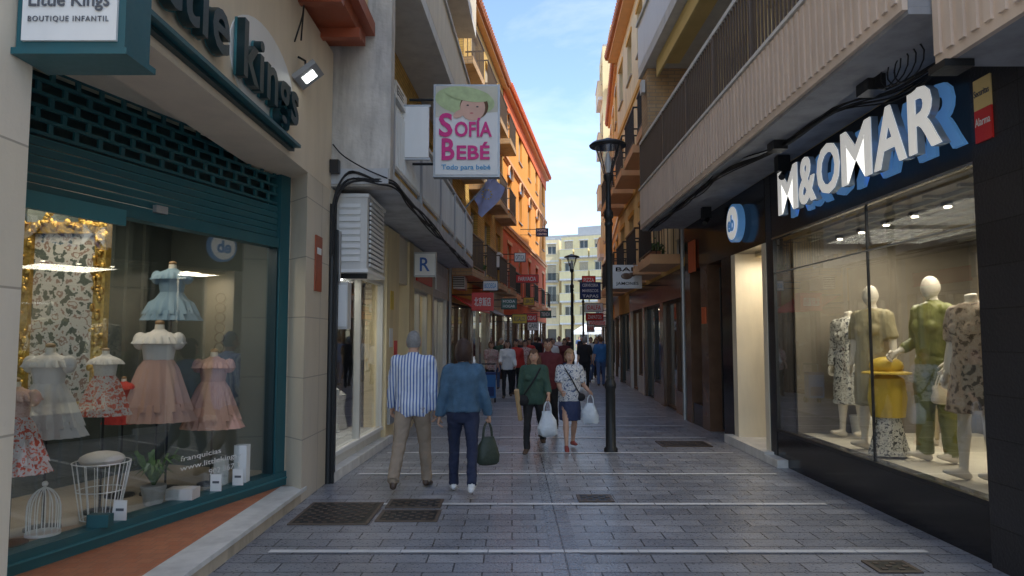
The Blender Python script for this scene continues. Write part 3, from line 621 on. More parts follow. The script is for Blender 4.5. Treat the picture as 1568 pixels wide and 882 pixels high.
f.box('offwhite',.25,L,.6,.67,4.62,4.67)
f.balcony(.2,L-.2,6.45,.75,'offwhite','cream','solid',.9); f.balcony(.2,L-.2,9.45,.75,'offwhite','cream','solid',.9)
for uu in(2,6): f.ac(uu,.02,4.9)
g.box('plaster',-2.13,-1.43,8.0,8.22,3.42,12.4); g.box('plaster',-2.5,-2.131,7.96,8.2,3.62,12.4); g.box('plaster',-2.12,-1.41,7.97,7.999,5.9,6.0)
f.eave(0,L,12.6,.5)
g.box('iron',-2.16,-2.02,7.96,8.04,0,2.9); g.tube('iron',[(-2.09,7.99,0),(-2.09,7.99,3.2)],.05,10)
g.build()
shoplamp(f.P(1.5,-.7,2.45),22,(1,.96,.88),1.0)
g=G('air_conditioning_unit'); g.box('offwhite',-2.1,-1.72,8.15,9.2,2.46,3.32); g.box('white',-2.12,-1.70,8.13,9.22,2.42,2.46); g.box('white',-2.12,-1.70,8.13,9.22,3.32,3.36)
for i in range(14): g.box('white',-1.72,-1.695,8.25,9.1,2.5+.057*i,2.535+.057*i)
g.box('black',-1.719,-1.712,8.25,9.1,2.5,3.28)
for i in range(9): g.box('white',-2.05,-1.8,8.135,8.149,2.55+.08*i,2.6+.08*i)
g.box('iron',-2.1,-1.75,8.3,8.34,2.36,2.42); g.build()
g=G('meter_box'); g.box('offwhite',-2.1,-1.93,8.12,8.3,1.75,2.3); g.box('white',-2.09,-1.94,8.105,8.12,1.78,2.27); g.tube('greymetal',[(-2.03,8.1,2.3),(-2.03,8.1,2.9)],.02,8); g.build()
g=G('overhead_cables')
for j in range(6):
    o=V((R.uniform(-.02,.03),0,R.uniform(-.04,.04)))
    g.tube('cable',smoothpts([V((-2.08,7.93,2.6))+o,V((-2.06,7.93,3.2))+o,V((-1.9,7.95,3.42+.03*j))+o,V((-1.55,7.96,3.46))+o,V((-1.38,8.1,3.44))+o]+[V((-1.40+.033*(yy-8),yy,3.42+.05*math.sin(yy*1.3+j)))+o for yy in(9,10.2,11.5,12.8,14,15.5,17)]),.011,6)
g.tube('cable',smoothpts([(-2.09,7.94,3.9),(-1.95,7.9,3.75),(-1.7,7.9,3.6),(-1.45,7.95,3.5)]),.008,6)
g.box('black',-2.1,-2.0,7.85,7.95,3.55,3.7); g.build()
g=G('overhead_cables')
for j in range(7):
    o=V((R.uniform(-.03,.03),0,R.uniform(-.03,.03)))
    g.tube('cable',smoothpts([V((3.3,4.9,3.78))+o,V((3.2,5.6,3.74-.015*j))+o,V((3.05,6.4,3.8))+o,V((2.95,7.5,3.75))+o]+[V((2.72,yy,3.78+.04*math.sin(yy*2+j)))+o for yy in(8.6,9.8,11,12.3,13.6)]),.008,6)
for j in range(4): g.tube('cable',[V((3.0,5.1+.1*j,3.72))+V((.0,.2*math.cos(q*.5),.13*math.sin(q*.5)+.02*j)) for q in range(14)],.006,5,(1,0,0))
g.box('black',2.95,3.1,5.6,5.8,3.7,3.84); g.box('black',2.85,3.0,7.4,7.6,3.7,3.84); g.build()
# baby shop sign
g=G('baby_shop_sign'); x0,x1,z0,z1,yy=-1.10,-.17,3.88,5.20,9.5
g.box('greymetal',x0,x1,yy,yy+.14,z0,z1); g.box('sign_white',x0+.03,x1-.03,yy-.012,yy-.001,z0+.03,z1-.03)
g.raw('posterbg',[(x0+.03,yy-.014,z0+.84),(x1-.03,yy-.014,z0+.92),(x1-.03,yy-.014,z1-.03),(x0+.03,yy-.014,z1-.03)],[(0,1,2,3)])
def disc(m,cx,cz,rx_,rz_,y,n=28,a0=0,a1=360,tilt=0):
    c_,s_=math.cos(rad(tilt)),math.sin(rad(tilt)); pts=[]
    for i in range(n+1):
        p=rx_*math.cos(rad(a0+(a1-a0)*i/n)); q=rz_*math.sin(rad(a0+(a1-a0)*i/n)); pts.append((cx+p*c_-q*s_,y,cz+p*s_+q*c_))
    g.raw(m,pts,[tuple(range(n+1))])
disc('hatgreen',-.66,z0+1.08,.42,.20,yy-.016,28,0,360,-8); disc('brownhair',-.53,z0+1.0,.20,.19,yy-.018,28,0,360,-12); disc('babyskin',-.55,z0+.975,.175,.18,yy-.021,28,0,360,-10); disc('hatgreen',-.62,z0+1.17,.33,.10,yy-.024,28,0,360,-10)
for sx,dz in((-.07,.012),(.065,-.01)): disc('iris',-.55+sx,z0+1.0+dz,.018,.010,yy-.0245,12)
disc('pinklip',-.565,z0+.90,.026,.010,yy-.024,12); disc('babyskin',-.74,z0+.89,.09,.05,yy-.0245,14,0,360,30)
g.tube('iron',[(-1.45,yy+.07,z1-.2),(x0,yy+.07,z1-.2)],.02,6); g.tube('iron',[(-1.45,yy+.07,z0+.2),(x0,yy+.07,z0+.2)],.02,6)
e=g.build(); TX('S',e,'magenta',(x0+.08,yy-.026,z0+.56),(1,0,0),.19,.34,.006,.025); TX('OFÍA',e,'magenta',(x0+.30,yy-.026,z0+.56),(1,0,0),.52,.27,.006,.025); TX('B',e,'magenta',(x0+.12,yy-.026,z0+.23),(1,0,0),.18,.31,.006,.025); TX('EBÉ',e,'magenta',(x0+.33,yy-.026,z0+.24),(1,0,0),.46,.25,.006,.025); TX('Todo para bebé',e,'bluetext',(x0+.12,yy-.02,z0+.08),(1,0,0),.68,.09,.004,.012)
g=G('blank_sign_panel'); g.box('sign_white',-1.60,-1.10,8.97,9.03,4.02,4.70); g.box('greymetal',-1.62,-1.08,8.98,9.02,4.70,4.73); g.box('greymetal',-1.62,-1.08,8.98,9.02,3.99,4.02); g.build()
g=G('flag'); g.tube('greymetal',[(-1.2,16.2,4.6),(-.35,15.9,5.5)],.02,6); vs=[];fs=[]
for i in range(9):
    for j in range(9):
        u=i/8;v=j/8; p=V((-.86,16.1,4.95)).lerp(V((-.38,15.9,5.45)),u)+V((.24*v+.08*math.sin(v*6+u*3)*v-.06,.12*math.sin(u*5+v*4),-.5*v+.16*u*v)); vs.append(p)
for i in range(8):
    for j in range(8): fs.append((i*9+j,i*9+j+1,i*9+j+10,i*9+j+9))
g.raw('flagblue',vs,fs,True)
for k in range(10):
    a=2*math.pi*k/10; c=V((-.58+.11*math.cos(a),15.85,4.96+.11*math.sin(a))); g.ell('yellow',c,(.018,.01,.018),6,4)
g.build()
g=G('round_shop_sign'); g.box('greymetal',-1.78,-1.38,12.5,12.62,2.75,3.2); g.box('sign_white',-1.76,-1.40,12.49,12.499,2.78,3.17); e=g.build(); TX('R',e,'blue',(-1.67,12.485,2.85),(1,0,0),.18,.25,.004,.01)
# ---------------- L2
g=G('ochre_apartment_building'); f=F(g,(-1.68,17.8),(-.37,28),True); L=f.L
f.shop(0,3.4,2.6,3.3,.4,'winbrown','intbrown','ochre','marble_dark',2); f.shop(3.4,6.8,2.6,3.3,.4,'winframe','intcream','redor','marble',2); f.shop(6.8,L,2.6,3.3,.4,'winbrown','intbrown','cream','marble_dark',2)
f.box('intwall',0,L,-8,-.96,0,3.3); f.upper(0,L,3.3,3,2.85,4,'ybrick',1.2,dict(fl=(0,1,2),d=.6,slab='ybrick2',rail='brownmetal',style='bars',per=True)); f.eave(0,L,12.0,.3)
f.ac(2.2,.02,6.8); f.ac(7.3,.02,4.2)
g.tube('greymetal',[f.P(.1,.06,0),f.P(.1,.06,11.8)],.05,8)
g.build()
for i,(a,b) in enumerate(((18.2,20.5),(21.5,24))):
    g=G('shop_awning'); f2=F(g,(lx(a),a),(lx(b),b),True); m=['red','winbrown'][i]
    g.hexa(m,[f2.P(0,.04,2.75),f2.P(f2.L,.04,2.75),f2.P(f2.L,.7,2.35),f2.P(0,.7,2.35),f2.P(0,.04,2.79),f2.P(f2.L,.04,2.79),f2.P(f2.L,.7,2.39),f2.P(0,.7,2.39)]); g.build()
g=G('air_conditioning_unit'); g.box('white',-1.62,-1.25,18.4,19.2,2.95,3.5); g.box('black',-1.6,-1.27,18.385,18.399,3.0,3.45)
for i in range(9): g.box('white',-1.59,-1.28,18.37,18.384,3.02+.048*i,3.04+.048*i)
g.build()
# ---------------- L3 orange
g=G('orange_apartment_building'); f=F(g,(-.37,28),(2.2,45),True); L=f.L
for i in range(4): f.shop(i*L/4,(i+1)*L/4,2.6,3.3,.4,'winbrown',['intbrown','intcream'][i%2],'redor','marble_dark',2)
f.box('intwall',0,L,-9,-.96,0,3.3); f.upper(0,L,3.3,1,2.9,5,'redor',1.1,dict(fl=(0,),d=.4,slab='orange_trim',rail='iron',style='bars',per=True),trim='orange_trim')
f.upper(0,L,6.2,2,2.9,5,'orange',1.1,None,trim='orange_trim')
for z in(6.15,9.0): f.box('orange_trim',0,L,.001,.12,z+.09,z+.22)
for b in range(5):
    c=L/5*(b+.5); n=12
    f.poly('winglass',[(c+.55*math.cos(math.pi*i/n),.045,8.552+.5*math.sin(math.pi*i/n)) for i in range(n+1)])
    pts=[f.P(c+.62*math.cos(math.pi*i/n),.05,8.55+.57*math.sin(math.pi*i/n)) for i in range(n+1)]; g.tube('orange_trim',pts,.07,6,(0,0,1))
f.box('redor',0,L,.001,.05,11.3,11.95); f.eave(0,L,12.0,.35,'redor')
g.build()
# ---------------- R1
g=G('fashion_store_building'); f=F(g,(3.5,0),(3.5,13.9),False)
f.box('darktile',Y0,5.1,-.5,.05,0,3.85); f.box('darktile',5.1,5.15,-.5,.02,0,3.85)
f.box('blackgloss',5.15,9.25,-.25,.0,0,.42); f.box('black',5.15,9.25,-.05,.012,.42,.455)
f.box('glass',5.15,9.2,-.02,-.01,.456,2.95); f.box('black',5.15,9.25,-.25,.005,2.98,3.85); f.box('chrome',5.15,9.22,-.03,.02,2.955,2.979); f.box('greymetal',5.15,9.2,-.03,.0,2.5,2.512)
f.box('black',9.2,9.25,-.1,.01,.456,2.954); f.box('black',6.8,6.812,-.03,-.005,.456,2.954); f.box('darktile',9.25,9.45,-.9,.01,0,3.85)
f.box('intcream',5.0,9.25,-2.6,-.26,.30,.40); f.box('inttaupe',5.0,9.25,-2.65,-2.6,.3,3.0); f.box('inttaupe',5.0,9.25,-2.6,-.26,2.96,3.02); f.box('inttaupe',5.0,5.05,-2.6,-.26,.4,2.96); f.box('inttaupe',9.2,9.25,-2.6,-.26,.4,2.96)
for a,b in((5.3,6.1),(6.5,7.4),(7.9,8.9)): f.box('intbrown',a,b,-2.59,-2.5,.5,2.7)
for k in range(9): f.box('intwall',5.05,9.2,-.5-.25*k,-.46-.25*k,2.92,2.959)
for k in range(8): f.box('intwall',5.3+.5*k,5.34+.5*k,-2.6,-.3,2.93,2.9585)
for k in range(4): 
    f.box('black',5.6+.9*k,5.62+.9*k,-2.45,-2.43,.4,1.9); f.box('black',5.62+.9*k,6.2+.9*k,-2.45,-2.43,1.88,1.9)
    for q in range(7): f.box(R.choice(['mkhaki','mfloral','mpattern','blackcl','mgreen','whitecl']),5.66+.9*k+q*.075,5.70+.9*k+q*.075,-2.49,-2.2,R.uniform(.9,1.1),1.86)
for k in range(7):
    c=f.P(5.5+k*.55,-.7,2.90); g.lathe('warmlamp',c,[(.032,0),(.032,.012)],10); g.lathe('black',c,[(.06,.013),(.06,.05),(.047,.05)],10)
f.box('cream',9.45,9.6,-1.0,.02,0,2.95); f.box('cream',10.75,10.95,-1.0,.02,0,2.95); f.box('blackgloss',9.45,13.9,-.9,.015,2.95,3.85); f.box('marble',9.35,11.1,-1.0,.14,0,.13); f.box('marble',8.9,9.34,.002,.14,0,.1)
f.box('glass',9.66,10.7,-.92,-.91,.2,2.85); f.box('winframe',9.6,9.66,-.96,-.88,.13,2.9); f.box('winframe',10.7,10.75,-.96,-.88,.13,2.9); f.box('winframe',10.1,10.15,-.96,-.88,.13,2.9); f.box('intcream',9.5,10.9,-2.3,-2.25,.13,2.95); f.box('cream2',9.6,10.75,-.98,-.3,2.9,2.949); f.box('intwall',9.5,10.9,-2.3,-1.0,2.951,3); f.box('warmlamp',10,10.3,-.6,-.4,2.88,2.899)
f.box('blackgloss',10.95,11.5,-.5,.01,0,2.95); f.box('winglass',11.5,12.3,-.32,-.3,.1,2.9); f.box('black',11.5,11.55,-.3,-.2,.05,2.9); f.box('black',12.25,12.3,-.3,-.2,.05,2.9); f.box('black',11.88,11.92,-.3,-.2,.05,2.9)
f.box('marble_dark',12.3,12.75,-.5,.02,0,2.95); f.box('winglass',12.75,13.5,-.22,-.2,.4,2.8); f.box('blackgloss',12.75,13.5,-.22,0,0,.4); f.box('marble_dark',13.5,13.9,-.5,.02,0,2.95); f.box('redor',13.0,13.45,.03,.06,2.9,3.5)
f.box('sign_white',11.6,11.8,-.299,-.29,1.5,1.75); f.box('redor',12.4,12.65,.021,.04,1.9,2.2)
f.box('intwall',Y0,13.9,-9,-2.7,0,3.85); f.box('intwall',10.95,13.9,-2.7,-.5,0,3.85); f.box('intwall',Y0,4.99,-2.7,-.5,0,3.85)
f.upper(Y0,13.9,3.85,4,3.1,7,'cream2',1.4)
BS=4.47
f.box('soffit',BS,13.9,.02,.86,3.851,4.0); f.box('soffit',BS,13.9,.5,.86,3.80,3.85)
f.box('ribbed',BS,13.9,.862,.90,3.83,4.62)
k=BS+.05
while k<13.85: f.box('ribbed',k,k+.06,.90,.918,3.9,4.6); k+=.12
f.box('offwhite',BS,13.9,.85,.93,4.621,4.66); f.box('offwhite',BS,13.9,.855,.905,5.55,5.61)
k=BS+.05
while k<13.9: f.box('brownmetal',k,k+.022,.87,.89,4.66,5.55); k+=.10
f.box('offwhite',13.85,13.9,.02,.86,4.0,4.7)
for k in(BS,5.9,7.3,8.7,10.1,11.7,13.8): f.box('brownmetal',k,k+.05,.853,.907,4.661,5.549)
f.box('offwhite',BS,13.3,.02,.03,4.0,4.2)
f.box('ybrick2',13.3,13.9,.02,.84,4.75,6.94); f.box('offwhite',13.4,13.6,.861,.93,6.5,6.75); f.ac(10.5,.06,4.3)
f.balcony(Y0,13.9,6.95,.9,'offwhite','sign_white','solid',.9); f.balcony(Y0,13.9,10.05,.9,'offwhite','cream2','solid',.9)
f.box('awnyellow',8.5,12.9,.70,.74,6.62,6.94); f.box('awnyellow',8.5,12.9,.3,.70,6.88,6.94)
# neighbouring lower balcony
g.box('soffit',2.84,3.44,1.5,4.44,3.43,3.52); g.box('ribbed',2.80,2.84,1.5,4.46,3.43,5.0); k=1.5
while k<4.4: g.box('ribbed',2.78,2.80,k,k+.06,3.5,5.0); k+=.12
g.box('ribbed',2.84,3.44,4.40,4.459,3.53,5.0); g.box('iron',2.76,2.95,4.3,4.48,3.38,3.427)
for (yy,zz) in((8.2,3.75),(11.5,3.75)): g.box('black',3.2,3.35,yy,yy+.12,zz-.1,zz+.09); g.tube('black',[(3.28,yy,zz-.12),(3.2,yy-.1,zz-.2)],.04,8)
g.build()
shoplamp((4.6,6.6,2.85),50,sz=1.4); shoplamp((4.6,8.2,2.85),44,sz=1.2); shoplamp((3.9,10.2,2.85),12,sz=.6)
e=empty('fashion_store_sign')
yy=8.30
for ch,wd in (('M',.56),('&',.42),('O',.50),('M',.56),('A',.50),('R',.42)):
    TX(ch,e,'letter_white',(3.238,yy,3.12),(0,-1,0),wd,.52,.012,.02); TX(ch,e,'letter_side',(3.30,yy+.004,3.117),(0,-1,0),wd+.008,.526,.06,.022); TX(ch,e,'letter_blue',(3.42,yy+.03,3.10),(0,-1,0),wd+.05,.57,.03,.025)
    yy-=wd+.045
g=G('round_logo_sign'); n=32
def ring(m,xx,r,cy,cz,d):
    vs=[]
    for x_ in(xx,xx+d):
        for i in range(n): a=2*math.pi*i/n; vs.append((x_,cy+r*math.cos(a),cz+r*math.sin(a)))
    g.raw(m,vs,[tuple(range(n)),tuple(range(n,2*n))]+[(i,(i+1)%n,n+(i+1)%n,n+i) for i in range(n)])
ring('letter_blue',3.34,.29,10.4,3.38,.1); ring('letter_white',3.33,.25,10.4,3.38,.008); e=g.build(); TX('eb',e,'letter_blue',(3.32,10.56,3.25),(0,-1,0),.3,.25,.006,.03)
g=G('alarm_sign'); g.box('red',3.435,3.449,4.86,5.04,3.08,3.32); g.box('awnyellow',3.435,3.449,4.86,5.04,3.322,3.55); e=g.build(); TX('Alarma',e,'white',(3.433,5.03,3.2),(0,-1,0),.16,.06,.003); TX('Securitas',e,'greytext',(3.433,5.03,3.42),(0,-1,0),.16,.05,.003)
# ---------------- R2
g=G('cream_apartment_building'); f=F(g,(3.55,13.95),(4.05,26),False); L=f.L
f.shop(0,3,2.5,3.2,.5,'winbrown','intbrown','marble_dark','marble_dark',2,lit=False); f.shop(3,6,2.5,3.2,.5,'black','intwall','blackgloss','marble_dark',2,lit=False); f.shop(6,9,2.5,3.2,.5,'winbrown','intbrown','marble_dark','marble',2); f.shop(9,L,2.5,3.2,.5,'black','intwall','ochre','marble_dark',2,lit=False)
f.box('intwall',0,L,-9,-.96,0,3.2)
f.upper(0,L,3.2,3,3.0,5,'cream2',1.1,dict(fl=(0,1),d=.7,slab='orange_trim',rail='iron',style='bars',per=True),trim='ochre'); f.eave(0,L,12.3,.45)
f.ac(2.3,.02,7.5); g.tube('greymetal',[f.P(.15,.06,0),f.P(.15,.06,12)],.05,8)
g.build()
g=G('cream_apartment_building'); f=F(g,(4.05,26),(4.9,34),False); L=f.L
f.shop(0,4,2.5,3.2,.5,'winbrown','intbrown','cream','marble_dark',2); f.shop(4,L,2.5,3.2,.5,'black','intwall','ochre','marble',2); f.box('intwall',0,L,-9,-.96,0,3.2)
f.upper(0,L,3.2,3,3.0,3,'ochre',1.1,dict(fl=(0,),d=.3,slab='offwhite',rail='iron',style='bars'),trim='cream'); f.eave(0,L,12.2,.2); g.build()
g=G('apartment_building'); f=F(g,(4.9,34),(5.3,39.5),False); L=f.L
f.shop(0,L,2.5,3.2,.5,'winbrown','intbrown','cream','marble_dark',2); f.box('intwall',0,L,-9,-.96,0,3.2); f.upper(0,L,3.2,3,2.85,3,'farcream',1.1,None,trim='offwhite'); g.build()
g=G('tall_apartment_building'); f=F(g,(5.3,39.5),(5.5,42.5),False); L=f.L
f.shop(0,L,2.5,3.2,.5,'black','intwall','red','marble',2); f.box('intwall',0,L,-9,-.96,0,3.2)
f.upper(0,L,3.2,5,3.1,2,'farcream',1.0,None)
for fl in range(5):
    z=3.2+3.1*fl; f.balcony(.3,L-.3,z,.25,'offwhite','cream2','solid',.9)
    for k in range(3):
        nn=-1.2-2.2*k; f.g.box('winglass',5.3-nn-.5,5.3-nn+.5,39.42,39.47,z+.9,z+2.2); f.g.box('offwhite',5.3-nn-.6,5.3-nn+.6,39.36,39.5,z+.8,z+.88); f.g.box('cream2',5.3-nn-.9,5.3-nn+.9,39.0,39.4,z-.1,z+.78)
f.box('farcream',.5,2.5,-4,-.5,18.7,20.2); g.build()
# ---------------- far
def farb(name,A,B,nf,nb,wm,bal=None,back=10,trim='offwhite'):
    g=G(name); f=F(g,A,B,True); f.wall(wm,0,f.L,0,3.4,[(i*f.L/nb+.4,(i+1)*f.L/nb-.4,.3,2.8) for i in range(nb)]); f.box('winglass',.1,f.L-.1,-.29,-.25,.2,2.9); f.box(wm,0,f.L,-back,-.31,0,3.4)
    f.upper(0,f.L,3.4,nf,2.9,nb,wm,1.2,bal,back=back,trim=trim); return g,f
g,f=farb('corner_apartment_building',(6.6,92),(16,87),4,5,'farcream',dict(fl=(0,1,2,3),d=.9,slab='offwhite',rail='farcream',style='solid',per=True)); f.box('fargrey',2,7,-6,-1,15.1,16.4); g.build()
g,f=farb('apartment_building',(-9,98),(6.4,94),4,8,'cream2',dict(fl=(1,2),d=.6,slab='concrete',rail='iron',style='bars',per=True)); g.build()
g,f=farb('apartment_building',(16.3,86.5),(28,80),3,6,'cream2'); g.build()
g,f=farb('distant_apartment_building',(4,132),(18,126),6,6,'fargrey'); g.build()
g=G('street_market_tent')
for (x,y_,m) in((9.0,70,'awn_white'),(8.2,78,'awn_white')):
    for a,b in((-1,-1),(1,-1),(1,1),(-1,1)): g.tube('greymetal',[(x+a*1.2,y_+b*1.2,0),(x+a*1.2,y_+b*1.2,2.3)],.04,6)
    g.raw(m,[(x-1.4,y_-1.4,2.3),(x+1.4,y_-1.4,2.3),(x+1.4,y_+1.4,2.3),(x-1.4,y_+1.4,2.3),(x,y_,3.2)],[(0,1,4),(1,2,4),(2,3,4),(3,0,4)]); g.box(m,x-1.4,x+1.4,y_-1.42,y_-1.4,2.0,2.3)
g.build()
# ---------------- lamps
def lamp(x,y,s=1):
    g=G('street_lamp'); c=(x,y,.0)
    g.lathe('iron',c,[(.10,0),(.10,.05),(.075,.08),(.07,.9),(.085,.93),(.085,.98),(.055,1.05),(.05,3.4),(.07,3.42),(.07,3.5),(.04,3.55),(.035,3.95),(.07,4.0),(.075,4.06),(.05,4.08)],20)
    g.lathe('glass_lamp',c,[(.06,4.08),(.10,4.2),(.20,4.48)],20); g.lathe('iron',c,[(.27,4.49),(.28,4.51),(.24,4.545),(.1,4.59),(.03,4.62)],24); g.lathe('white',c,[(.03,4.1),(.05,4.25),(.02,4.4)],10)
    for i in range(4): a=math.pi/4+math.pi/2*i; g.tube('iron',[(x+.07*math.cos(a),y+.07*math.sin(a),4.07),(x+.21*math.cos(a),y+.21*math.sin(a),4.49)],.008,6)
    for z in(1.05,3.3): g.lathe('iron',c,[(.06,z),(.065,z+.02),(.06,z+.05)],16)
    g.build()
lamp(1.43,10.15); lamp(2.13,24.5); lamp(3.6,35)
# ---------------- projecting signs
def sign(name,x0,x1,z0,z1,y,m,txt,tm,fx,frame='iron',d=.1):
    g=G(name); g.box(frame,x0,x1,y,y+d,z0,z1); b=.02*(1 if x1-x0<1 else 2); g.box(m,x0+b,x1-b,y-.01,y-.001,z0+b,z1-b)
    g.tube('iron',[(fx,y+d/2,z1-.05),(x0 if fx<x0 else x1,y+d/2,z1-.05)],.018,6); g.tube('iron',[(fx,y+d/2,z0+.08),(x0 if fx<x0 else x1,y+d/2,z0+.08)],.012,6)
    e=g.build(); n=len(txt); H=(z1-z0-.04)
    for i,t in enumerate(txt):
        if not t.strip(): continue
        h=H/n*.55; zz=z1-.02-H*(i+1)/n+H/n*.22
        TX(t,e,tm,(x0+(x1-x0)*.12,y-.014,zz),(1,0,0),(x1-x0)*.76,h,.004,.01)
    return e
e=sign('bar_sign',2.47,3.20,2.86,3.44,17,'sign_white',['BAR',' ','JAMONES'],'blackgloss',3.68,'white')
g=G('ham_emblem',e); g.ell('marble_dark',(2.82,16.985,3.16),(.14,.012,.08)); g.ell('marble_dark',(2.95,16.985,3.2),(.09,.012,.05)); g.build()
sign('restaurant_sign',-1.05,-.48,2.35,2.82,18,'red',['北京飯店'],'white',-1.62,'red',.35)
sign('shop_sign',-.35,.16,2.55,2.9,22,'signgreen',['MODA','HOGAR'],'white',-1.05)
sign('shop_sign',.0,.55,2.15,2.5,25,'yellow',['REGALOS'],'greytext',-.7)
sign('shop_sign',.08,.52,4.5,4.85,26,'sign_white',['OPTICA'],'blackgloss',-.55)
sign('shop_sign',.15,1.1,3.9,4.25,28.5,'red',['FARMACIA'],'white',-.25)
sign('shop_sign',1.15,1.75,6.5,6.9,33,'navy',['HOTEL','CENTRO'],'white',.4)
sign('shop_sign',.5,1.1,2.3,2.7,30,'red',['MODAS'],'white',0)
sign('shop_sign',2.75,3.6,3.2,3.9,28,'navy',['CERVECERIA','MARISCOS','TAPAS'],'white',4.2)
sign('shop_sign',3.15,3.95,2.75,3.15,30,'sign_white',['OALFA'],'vodred',4.4)
sign('shop_sign',3.3,4.1,2.4,2.75,31,'red',['ZAPATOS'],'white',4.5)
sign('phone_shop_sign',4.0,5.1,2.2,2.75,37,'sign_white',['vodafone'],'vodred',5.15)
sign('shop_sign',3.4,3.75,1.9,2.25,31.5,'sign_white',['BAR'],'vodred',4.6)
sign('shop_sign',.75,1.3,2.0,2.45,34,'sign_white',['CAFE'],'signgreen',.4)
sign('shop_sign',-.85,-.4,3.0,3.3,20,'sign_white',['BODEGA'],'bluetext',-1.35)
sign('shop_sign',.5,1.0,3.1,3.45,31,'yellow',['LIBROS'],'greytext',.1)
sign('shop_sign',1.5,2.1,2.7,3.1,37,'signgreen',['TIENDA'],'white',1.0)
sign('shop_sign',3.35,4.0,4.2,4.6,33,'red',['PIZZA'],'white',4.75)
def bush(name,c,r,n=120):
    g=G(name); c=V(c); g.box('terracotta',c.x-.12,c.x+.12,c.y-.3,c.y+.3,c.z-.16,c.z)
    for i in range(n):
        d=V((R.gauss(0,.5),R.gauss(0,1),abs(R.gauss(0,.6))))*r; p=c+d; a=V((R.uniform(-1,1),R.uniform(-1,1),R.uniform(-1,1)))*.045; b=V((R.uniform(-1,1),R.uniform(-1,1),R.uniform(-1,1)))*.045
        g.raw(R.choice(['leaf','leaf2']),[p-a,p+b,p+a,p-b],[(0,1,2,3)])
    g.build()
bush('balcony_plant',(-.95,20.6,3.64),.22); bush('balcony_plant',(3.15,15.4,3.55),.2)
# ================================================================ PEOPLE
_,h,Mx,s=human('elderly_man_walking',(-1.08,7.6,0),180,1.72,((18,6,6),(-20,22,-24)),((-6,9,14,4),(8,10,16,4)),dict(top='stripes',bottom='khaki',shoe='shoebrown',sleeve=1.0,hem=.80,thick=.02,collar=1,legw=1.12,splay=.07),.011,hair='short',hairm='hairgrey',belly=.03,lean=2)
_,h,Mx,s=human('woman_in_denim_jacket',(-.52,7.45,0),180,1.61,((-16,26,-14),(16,5,4)),((4,14,14,2),(-8,12,18,2)),dict(top='denim',bottom='navytr',shoe='sneaker',sock='sneaker',sleeve=1.0,hem=.93,thick=.024,collar=1,splay=.05),.011,fem=True,hair='curly',hairm='hairdark',curl=(1.2,.5))
bagobj('handbag',h[0]+V((0,0,-.0)),.26,.14,.30,'bagolive',.16,20)
_,h,Mx,s=human('woman_in_green_top',(.32,10.1,0),-8,1.46,((8,4,4),(-12,26,-10)),((4,12,14,2),(10,14,35,6)),dict(top='greencl',bottom='blackcl',shoe='shoebrown',sleeve=1.2,hem=.80,thick=.02,splay=.05),.012,fem=True,hair='long',hairm='hairbrown',curl=(1.1,1.1),belly=.02)
g=G('paper_roll'); g.tube('paperroll',[h[0]+V((-.03,-.1,.22)),h[0]+V((.03,.08,-.22))],.035,12); g.build()
bagobj('plastic_shopping_bag',h[1],.26,.16,.36,'plasticbag',.14,10,.05)
g=G('crossbody_bag'); P_=lambda x,y_,z:Mx@(V((x,y_,z))*s)
g.tube('blackcl',smoothpts([P_(.13,.02,1.45),P_(.1,-.12,1.38),P_(.02,-.185,1.22),P_(-.09,-.18,1.06),P_(-.17,-.12,.95)],4),.012,6); g.ell('blackcl',P_(-.17,-.13,.88),(.09,.05,.08)); g.build()
_,h,Mx,s=human('woman_in_floral_top',(.86,10.4,0),8,1.46,((16,8,6),(-8,16,-6)),((14,10,50,12),(2,16,60,2)),dict(top='floraltop',bottom='navyskirt',shoe='shoered',sleeve=.42,hem=.80,thick=.022,skirt=.50,flare=.19,legs='bare'),.012,fem=True,hair='bob',hairm='hairblond',curl=(1.1,1.2),belly=.03)
bagobj('plastic_shopping_bag',h[1],.24,.16,.30,'plasticbag',.12,-10,.05)
g=G('crossbody_bag'); g.tube('blackcl',smoothpts([Mx@(V(q)*s) for q in((-.12,.0,1.46),(-.09,-.13,1.36),(0,-.19,1.2),(.1,-.17,1.02),(.16,-.12,.95))],4),.01,6); g.ell('blackcl',Mx@(V((.17,-.1,.9))*s),(.07,.04,.06)); g.build()
human('man_in_maroon_shirt',(.62,11.9,0),-10,1.62,((10,4,4),(-12,18,-8)),((8,10,20,2),(-6,10,14,2)),dict(top='maroon',bottom='blackcl',sleeve=1.0,hem=.82,thick=.02,collar=1),.016,hair='short',hairm='hairdark',skin='skin2',belly=.04)
human('woman_with_trolley',(-.60,20,0),12,1.52,((10,4,4),(-10,18,-8)),((20,6,30,0),(4,10,10,2)),dict(top='pinkfloral',bottom='blackcl',sleeve=.45,hem=.8,thick=.02),.018,fem=True,hair='bob',hairm='hairbrown')
human('woman_in_white_shirt',(-.13,19.2,0),0,1.56,((10,4,4),(-8,12,-6)),((14,10,60,12),(10,12,40,8)),dict(top='whitecl',bottom='blackcl',sleeve=1.0,hem=.84,thick=.015),.018,fem=True,hair='long',hairm='hairdark')
g=G('shopping_trolley'); x,y_=-.60,17.6; g.box('trolley',x-.19,x+.19,y_-.13,y_+.13,.14,.72); g.box('navy',x-.195,x+.195,y_-.14,y_+.14,.722,.78); g.box('navy',x-.15,x+.15,y_-.15,y_-.131,.2,.42)
for a in(-.17,.17): g.tube('black',[(x+a-.02,y_+.14,.08),(x+a+.02,y_+.14,.08)],[.08,.08],16,(0,1,0)); g.tube('greymetal',[(x+a,y_+.15,.1),(x+a,y_+.17,.98)],.012,6)
g.tube('black',[(x-.18,y_+.17,.98),(x+.18,y_+.17,.98)],.018,8); g.build()
